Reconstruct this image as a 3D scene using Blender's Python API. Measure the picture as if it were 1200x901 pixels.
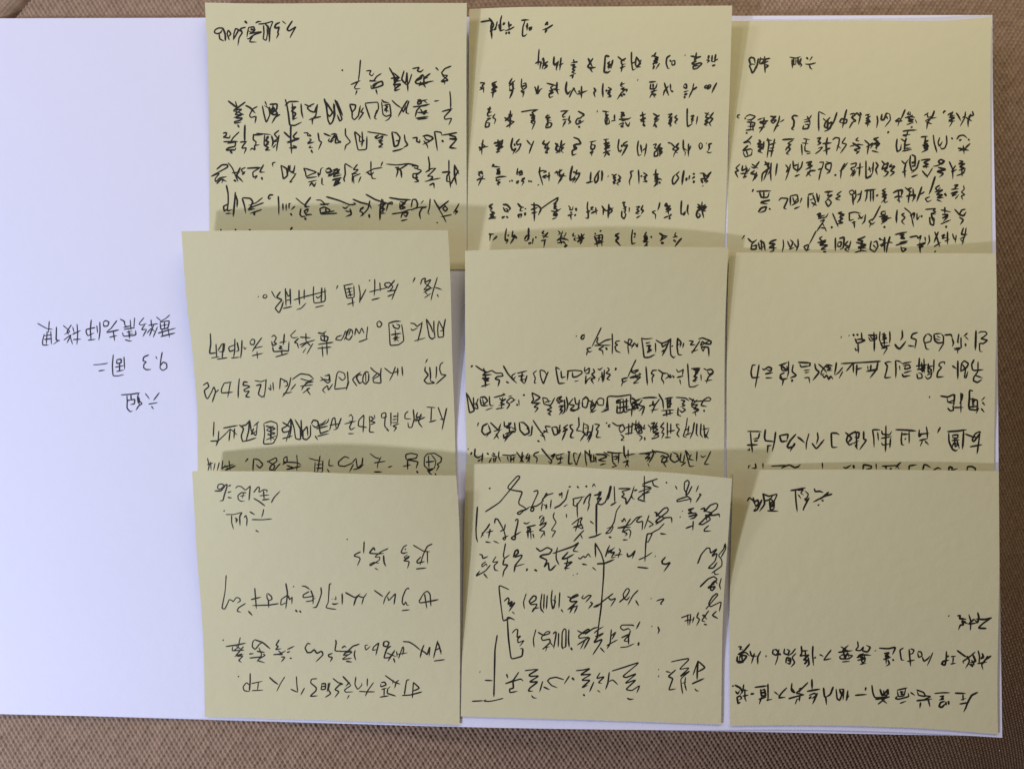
import bpy, math, random
import numpy as np

C = bpy.context.scene.collection
S = bpy.context.scene
R = math.radians
for o in list(bpy.data.objects):
    bpy.data.objects.remove(o, do_unlink=True)

# ------------------------------------------------------------------ camera
PW, PH, FPX = 1200.0, 901.0, 900.0            # photograph size and focal length in its pixels
CAM = np.array((0.01424, -0.01501, 0.22676))
ROT = (0.040653, 0.029099, 0.011893)
cam = bpy.data.cameras.new('camera')
cam.sensor_width = 36.0
cam.lens = 36.0 * FPX / PW
cam.clip_start, cam.clip_end = 0.005, 50.0
co = bpy.data.objects.new('camera', cam); C.objects.link(co)
co.location = CAM; co.rotation_euler = ROT
cam.dof.use_dof = False
S.camera = co

# ------------------------------------------------------------------ light
world = bpy.data.worlds.new('World'); S.world = world; world.use_nodes = True
bg = world.node_tree.nodes['Background']
bg.inputs[0].default_value = (1.0, 0.60, 0.27, 1); bg.inputs[1].default_value = 0.085
S.view_settings.view_transform = 'Standard'; S.view_settings.look = 'None'
S.view_settings.exposure = 0.0; S.view_settings.gamma = 1.0

def lamp(name, azim, elev, dist, size, power, color, aim=(0, 0, 0)):
    d = bpy.data.lights.new(name, 'AREA'); d.shape = 'DISK'; d.size = size
    d.energy = power; d.color = color
    o = bpy.data.objects.new(name, d); C.objects.link(o)
    a, e = R(azim), R(elev)
    o.location = (aim[0] + dist*math.cos(e)*math.cos(a), aim[1] + dist*math.cos(e)*math.sin(a), aim[2] + dist*math.sin(e))
    o.rotation_euler = (math.pi/2 - e, 0, a + math.pi/2)
    return o
# three room lamps, each throwing its own edge of shadow, and two broad soft fills added for brightness
lamp('ceiling_lamp', 125, 35, 0.85, 0.05, 0.75, (0.92, 0.87, 1.0))
lamp('ceiling_lamp', 217, 28, 0.72, 0.045, 3.80, (0.86, 0.84, 1.0))
lamp('ceiling_lamp', 149, 25, 0.90, 0.09, 2.25, (0.93, 0.82, 0.92))
lamp('soft_fill', 68, 32, 0.42, 0.35, 1.12, (1.0, 0.89, 0.64))  # added warm fill with no known source, brightens the far right notes
lamp('soft_fill', 190, 35, 0.45, 0.30, 0.42, (0.40, 0.80, 1.0))  # added cool fill from the left, lifts the near left without hard shadows

# ------------------------------------------------------------------ helpers
cx, sx = math.cos(ROT[0]), math.sin(ROT[0]); cy, sy = math.cos(ROT[1]), math.sin(ROT[1]); cz, sz = math.cos(ROT[2]), math.sin(ROT[2])
RM = np.array([[cz, -sz, 0], [sz, cz, 0], [0, 0, 1]]) @ np.array([[cy, 0, sy], [0, 1, 0], [-sy, 0, cy]]) @ np.array([[1, 0, 0], [0, cx, -sx], [0, sx, cx]])
def unproject(px, py, z):
    """survey: a point measured on the photograph, at height z above the table, as a point in the room"""
    px = np.asarray(px, float); py = np.asarray(py, float)
    d = np.stack([(px - PW/2)/FPX, -(py - PH/2)/FPX, -np.ones_like(px)], -1) @ RM.T
    t = (np.asarray(z) - CAM[2]) / d[..., 2]
    return CAM + d * t[..., None]

def mesh_obj(name, verts, faces, mat, parent=None, smooth=True):
    me = bpy.data.meshes.new(name)
    verts = np.asarray(verts, np.float32); faces = np.asarray(faces, np.int32)
    n = faces.shape[1]
    me.vertices.add(len(verts)); me.vertices.foreach_set('co', verts.ravel())
    me.loops.add(faces.size); me.loops.foreach_set('vertex_index', faces.ravel())
    me.polygons.add(len(faces)); me.polygons.foreach_set('loop_start', np.arange(len(faces), dtype=np.int32)*n)
    me.update(calc_edges=True); me.validate()
    me.polygons.foreach_set('use_smooth', np.full(len(me.polygons), smooth))
    me.materials.append(mat)
    o = bpy.data.objects.new(name, me); C.objects.link(o)
    if parent: o.parent = parent
    return o

def grid_faces(nu, nv):
    i = np.arange(nu*nv).reshape(nv, nu)
    return np.stack([i[:-1, :-1], i[:-1, 1:], i[1:, 1:], i[1:, :-1]], -1).reshape(-1, 4)

def tag(o, label, cat, group=None):
    o['label'] = label; o['category'] = cat
    if group: o['group'] = group

def sheet(name, P, thick, mat):
    """a sheet of paper: grid of top points P[v,u,3], a real thickness and closed rims"""
    nv, nu = P.shape[:2]
    top = P.reshape(-1, 3); bot = top - np.array((0, 0, thick))
    f = grid_faces(nu, nv); n = nu*nv
    per = np.concatenate([np.arange(nu), (np.arange(1, nv)*nu + nu-1), (nv-1)*nu + np.arange(nu-2, -1, -1), np.arange(nv-2, 0, -1)*nu])
    k = len(per); a = 2*n + np.arange(k); a2 = np.roll(a, -1)            # the cut edge has its own points, so it stays crisp
    rim = np.stack([a2, a, a+k, a2+k], -1)
    o = mesh_obj(name, np.concatenate([top, bot, top[per], bot[per]]), np.concatenate([f, f[:, ::-1]+n, rim]), mat)
    return o

# ------------------------------------------------------------------ materials
def nodes(name):
    m = bpy.data.materials.new(name); m.use_nodes = True
    nt = m.node_tree; b = nt.nodes['Principled BSDF']
    return m, nt, b
def paper_mat(name, col, col2, rough, trans, bump=0.12, fibre=2600):
    m, nt, b = nodes(name); L = nt.links.new
    tc = nt.nodes.new('ShaderNodeTexCoord')
    n1 = nt.nodes.new('ShaderNodeTexNoise'); n1.inputs['Scale'].default_value = 28; n1.inputs['Detail'].default_value = 5
    n2 = nt.nodes.new('ShaderNodeTexNoise'); n2.inputs['Scale'].default_value = fibre; n2.inputs['Detail'].default_value = 3
    n3 = nt.nodes.new('ShaderNodeTexNoise'); n3.inputs['Scale'].default_value = 260; n3.inputs['Detail'].default_value = 4
    for n in (n1, n2, n3): L(tc.outputs['Object'], n.inputs['Vector'])
    mx = nt.nodes.new('ShaderNodeMix'); mx.data_type = 'RGBA'
    mx.inputs[6].default_value = (*col, 1); mx.inputs[7].default_value = (*col2, 1)
    ad = nt.nodes.new('ShaderNodeMath'); ad.operation = 'MULTIPLY_ADD'; ad.inputs[1].default_value = 0.6
    L(n1.outputs['Fac'], ad.inputs[0]); 
    ml = nt.nodes.new('ShaderNodeMath'); ml.operation = 'MULTIPLY'; ml.inputs[1].default_value = 0.4
    L(n3.outputs['Fac'], ml.inputs[0]); L(ml.outputs[0], ad.inputs[2])
    L(ad.outputs[0], mx.inputs[0]); L(mx.outputs[2], b.inputs['Base Color'])
    b.inputs['Roughness'].default_value = rough; b.inputs['Specular IOR Level'].default_value = 0.25
    bp = nt.nodes.new('ShaderNodeBump'); bp.inputs['Strength'].default_value = bump; bp.inputs['Distance'].default_value = 0.0002
    L(n2.outputs['Fac'], bp.inputs['Height'])
    bp2 = nt.nodes.new('ShaderNodeBump'); bp2.inputs['Strength'].default_value = bump; bp2.inputs['Distance'].default_value = 0.001
    L(n3.outputs['Fac'], bp2.inputs['Height']); L(bp.outputs[0], bp2.inputs['Normal'])
    L(bp2.outputs[0], b.inputs['Normal'])
    if trans:
        t = nt.nodes.new('ShaderNodeBsdfTranslucent'); t.inputs[0].default_value = (*[c*c*1.1 for c in col], 1)
        ms = nt.nodes.new('ShaderNodeMixShader'); ms.inputs[0].default_value = trans
        L(b.outputs[0], ms.inputs[1]); L(t.outputs[0], ms.inputs[2])
        L(ms.outputs[0], nt.nodes['Material Output'].inputs['Surface'])
    return m
M_NOTE = paper_mat('yellow note paper', (0.615, 0.592, 0.400), (0.65, 0.628, 0.428), 0.75, 0.14)
M_PAPER = paper_mat('white copy paper', (0.66, 0.68, 0.89), (0.69, 0.71, 0.92), 0.6, 0.05, 0.08)
def ink_mat(name, col):
    m, nt, b = nodes(name)
    n = nt.nodes.new('ShaderNodeTexNoise'); n.inputs['Scale'].default_value = 900; n.inputs['Detail'].default_value = 2
    tc = nt.nodes.new('ShaderNodeTexCoord'); nt.links.new(tc.outputs['Object'], n.inputs['Vector'])
    mx = nt.nodes.new('ShaderNodeMix'); mx.data_type = 'RGBA'
    mx.inputs[6].default_value = (*[c*0.5 for c in col], 1); mx.inputs[7].default_value = (*[c*1.8 for c in col], 1)
    nt.links.new(n.outputs['Fac'], mx.inputs[0]); nt.links.new(mx.outputs[2], b.inputs['Base Color'])
    b.inputs['Roughness'].default_value = 0.55; b.inputs['Specular IOR Level'].default_value = 0.25
    return m
M_INK = ink_mat('black gel ink', (0.013, 0.012, 0.011))
M_INK2 = ink_mat('blue black ink', (0.022, 0.021, 0.035))

def fabric_mat():
    m, nt, b = nodes('beige brown woven fabric'); L = nt.links.new
    tc = nt.nodes.new('ShaderNodeTexCoord')
    n1 = nt.nodes.new('ShaderNodeTexNoise'); n1.inputs['Scale'].default_value = 420; n1.inputs['Detail'].default_value = 3
    n2 = nt.nodes.new('ShaderNodeTexNoise'); n2.inputs['Scale'].default_value = 3500; n2.inputs['Detail'].default_value = 2
    L(tc.outputs['Object'], n1.inputs['Vector']); L(tc.outputs['Object'], n2.inputs['Vector'])
    mx = nt.nodes.new('ShaderNodeMix'); mx.data_type = 'RGBA'
    mx.inputs[6].default_value = (0.238, 0.161, 0.119, 1); mx.inputs[7].default_value = (0.310, 0.216, 0.162, 1)
    rp = nt.nodes.new('ShaderNodeMapRange'); rp.inputs[1].default_value = 0.3; rp.inputs[2].default_value = 0.7
    L(n1.outputs['Fac'], rp.inputs[0]); L(rp.outputs[0], mx.inputs[0]); L(mx.outputs[2], b.inputs['Base Color'])
    b.inputs['Roughness'].default_value = 0.85; b.inputs['Specular IOR Level'].default_value = 0.3
    b.inputs['Sheen Weight'].default_value = 0.1
    bp = nt.nodes.new('ShaderNodeBump'); bp.inputs['Strength'].default_value = 0.35; bp.inputs['Distance'].default_value = 0.0003
    L(n2.outputs['Fac'], bp.inputs['Height']); L(bp.outputs[0], b.inputs['Normal'])
    return m
M_FABRIC = fabric_mat()

# ------------------------------------------------------------------ the upholstery the paper lies on
def smooth01(t):
    t = np.clip(t, 0, 1); return t*t*(3-2*t)
rng = np.random.default_rng(3)
def wobble(X, Y, scale, seed, n=5):
    r = np.random.default_rng(seed); Z = np.zeros_like(X)
    for _ in range(n):
        a = r.uniform(0, 2*math.pi); k = r.uniform(0.6, 1.4)*2*math.pi/scale
        Z += np.sin(k*(X*math.cos(a)+Y*math.sin(a)) + r.uniform(0, 6.28))
    return Z/n

def weave(X, Y, ang=0.0):
    """slanting twill: staggered raised stitches lying in diagonal rows"""
    ca, sa = math.cos(ang), math.sin(ang)
    U = (ca*X + sa*Y)*1000; V = (-sa*X + ca*Y)*1000            # millimetres
    a1 = (1.50, 0.0); a2 = (0.72, -1.14)
    s = (U - V/a2[1]*a2[0])/a1[0]                             # counts the ribs that run down to the right
    p = (-U*math.sin(R(58)) + V*math.cos(R(58)))/1.217        # counts the slanting stitches along each rib
    s = s + 0.05*wobble(X, Y, 0.012, 21); p = p + 0.06*wobble(X, Y, 0.009, 22)
    h = np.modf(np.sin(np.round(s)*12.9898+np.round(p)*78.233)*43758.5453)[0]
    rib = 1-np.abs(2*(s-np.round(s)))**1.3
    stitch = (0.5+0.5*np.cos(2*math.pi*p))**0.8
    return rib*(0.55+0.45*stitch)*(1+0.16*h)
NX, NY = 1250, 960
xs = np.linspace(-0.200, 0.230, NX); ys = np.linspace(-0.195, 0.150, NY)
X, Y = np.meshgrid(xs, ys)
g0 = unproject(np.array([9., 34.]), np.array([24., -4.]), -0.001)   # the seam in the far left corner
gd = (g0[1]-g0[0])[:2]; gd /= np.hypot(*gd); gn = np.array((-gd[1], gd[0]))
D = (X-g0[0, 0])*gn[0] + (Y-g0[0, 1])*gn[1]                            # >0: beyond the seam
Z = -0.0013 + 0.0005*wobble(X, Y, 0.09, 11)
def roll(d, k):                                            # rounded shoulder: parabola, then straight down
    d = np.maximum(d, 0); return np.where(d < 0.125, k*d*d, k*(0.25*d-0.125**2))
Z -= roll(X-0.050, 2.3)*(0.25+0.75*smooth01((0.10-Y)/0.17))            # the seat rolls away on the right and in front
Z -= roll(-0.048-Y, 2.9)*smooth01((X+0.09)/0.22)
Wv = weave(X, Y)
near = smooth01((D-0.0002)/0.0012)
W2 = (0.5+0.5*np.cos(2*math.pi*(D*1000)/1.05))*(0.75+0.25*np.cos(2*math.pi*(X*gd[0]+Y*gd[1])*1000/1.3))
Wv = Wv*(1-near) + 0.75*W2*near
Z += 0.00068*Wv
Z -= 0.0030*np.exp(-(D/0.0008)**2)
Z += 0.0007*smooth01(D/0.004)
Z -= 0.016*smooth01(np.maximum(np.maximum((X-0.215)/0.015, (-0.185-X)/0.015), np.maximum((Y-0.137)/0.013, (-0.180-Y)/0.015)))
o = mesh_obj('upholstery', np.stack([X, Y, Z], -1).reshape(-1, 3), grid_faces(NX, NY), M_FABRIC)
o['kind'] = 'structure'
# the rest of the seat around it, coarser
n = 61
xs2 = np.linspace(-0.75, 0.75, n); X2, Y2 = np.meshgrid(xs2, xs2)
Z2 = -0.1000+0.030*(1-smooth01((X2-0.12)/0.06))*(1-smooth01((-0.12-Y2)/0.05)) - 0.05*smooth01((np.maximum(abs(X2), abs(Y2))-0.62)/0.13) + 0.0008*wobble(X2, Y2, 0.3, 5)
o = mesh_obj('seat', np.stack([X2, Y2, Z2], -1).reshape(-1, 3), grid_faces(n, n), M_FABRIC)
o['kind'] = 'structure'

# ------------------------------------------------------------------ outlines measured on the photograph
def polyline(pts):
    P = np.array(pts, float); d = np.concatenate([[0], np.cumsum(np.hypot(*np.diff(P, axis=0).T))]); d /= d[-1]
    def f(t):
        t = np.asarray(t, float)
        # smooth interpolation through the measured points
        k = len(P)
        if k == 2: return P[0] + (P[1]-P[0])*t[..., None]
        T = np.gradient(P, d, axis=0)
        i = np.clip(np.searchsorted(d, t, side='right')-1, 0, k-2)
        h = (d[i+1]-d[i]); s = (t-d[i])/h; s = s[..., None]; h = h[..., None]
        return (2*s**3-3*s**2+1)*P[i] + (s**3-2*s**2+s)*h*T[i] + (-2*s**3+3*s**2)*P[i+1] + (s**3-s**2)*h*T[i+1]
    return f
class Patch:
    """four measured edges; (u, v) = (left to right, near edge to far edge)"""
    def __init__(s, left, right, bottom, top, zf):
        s.l, s.r, s.b, s.t = polyline(left), polyline(right), polyline(bottom), polyline(top); s.zf = zf
        s.c = [np.array(p, float) for p in (bottom[0], bottom[-1], top[0], top[-1])]
    def px(s, u, v):
        U, V = u[..., None], v[..., None]; c = s.c
        return (1-V)*s.b(u) + V*s.t(u) + (1-U)*s.l(v) + U*s.r(v) - ((1-U)*(1-V)*c[0] + U*(1-V)*c[1] + (1-U)*V*c[2] + U*V*c[3])
    def inv(s, px, py):
        x0, x1 = s.c[0][0], s.c[1][0]; y0, y1 = s.c[0][1], s.c[2][1]
        u = (px-x0)/(x1-x0); v = (py-y0)/(y1-y0); e = 1e-3
        for _ in range(6):
            uc, vc = np.clip(u, -.02, 1.02), np.clip(v, -.02, 1.02)
            p = s.px(uc, vc); a = (s.px(uc+e, vc)-p)/e; b = (s.px(uc, vc+e)-p)/e
            rx, ry = px-p[..., 0], py-p[..., 1]; det = a[..., 0]*b[..., 1]-a[..., 1]*b[..., 0]
            u = uc + (rx*b[..., 1]-ry*b[..., 0])/det; v = vc + (ry*a[..., 0]-rx*a[..., 1])/det
        return u, v
    def point(s, px, py, lift=0.0):
        u, v = s.inv(px, py); return unproject(px, py, s.zf(np.clip(u, 0, 1), np.clip(v, 0, 1)) + lift)
    def mesh(s, name, nu, nv, thick, mat):
        u, v = np.meshgrid(np.linspace(0, 1, nu), np.linspace(0, 1, nv)); p = s.px(u, v)
        return sheet(name, unproject(p[..., 0], p[..., 1], s.zf(u, v)), thick, mat)

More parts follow.
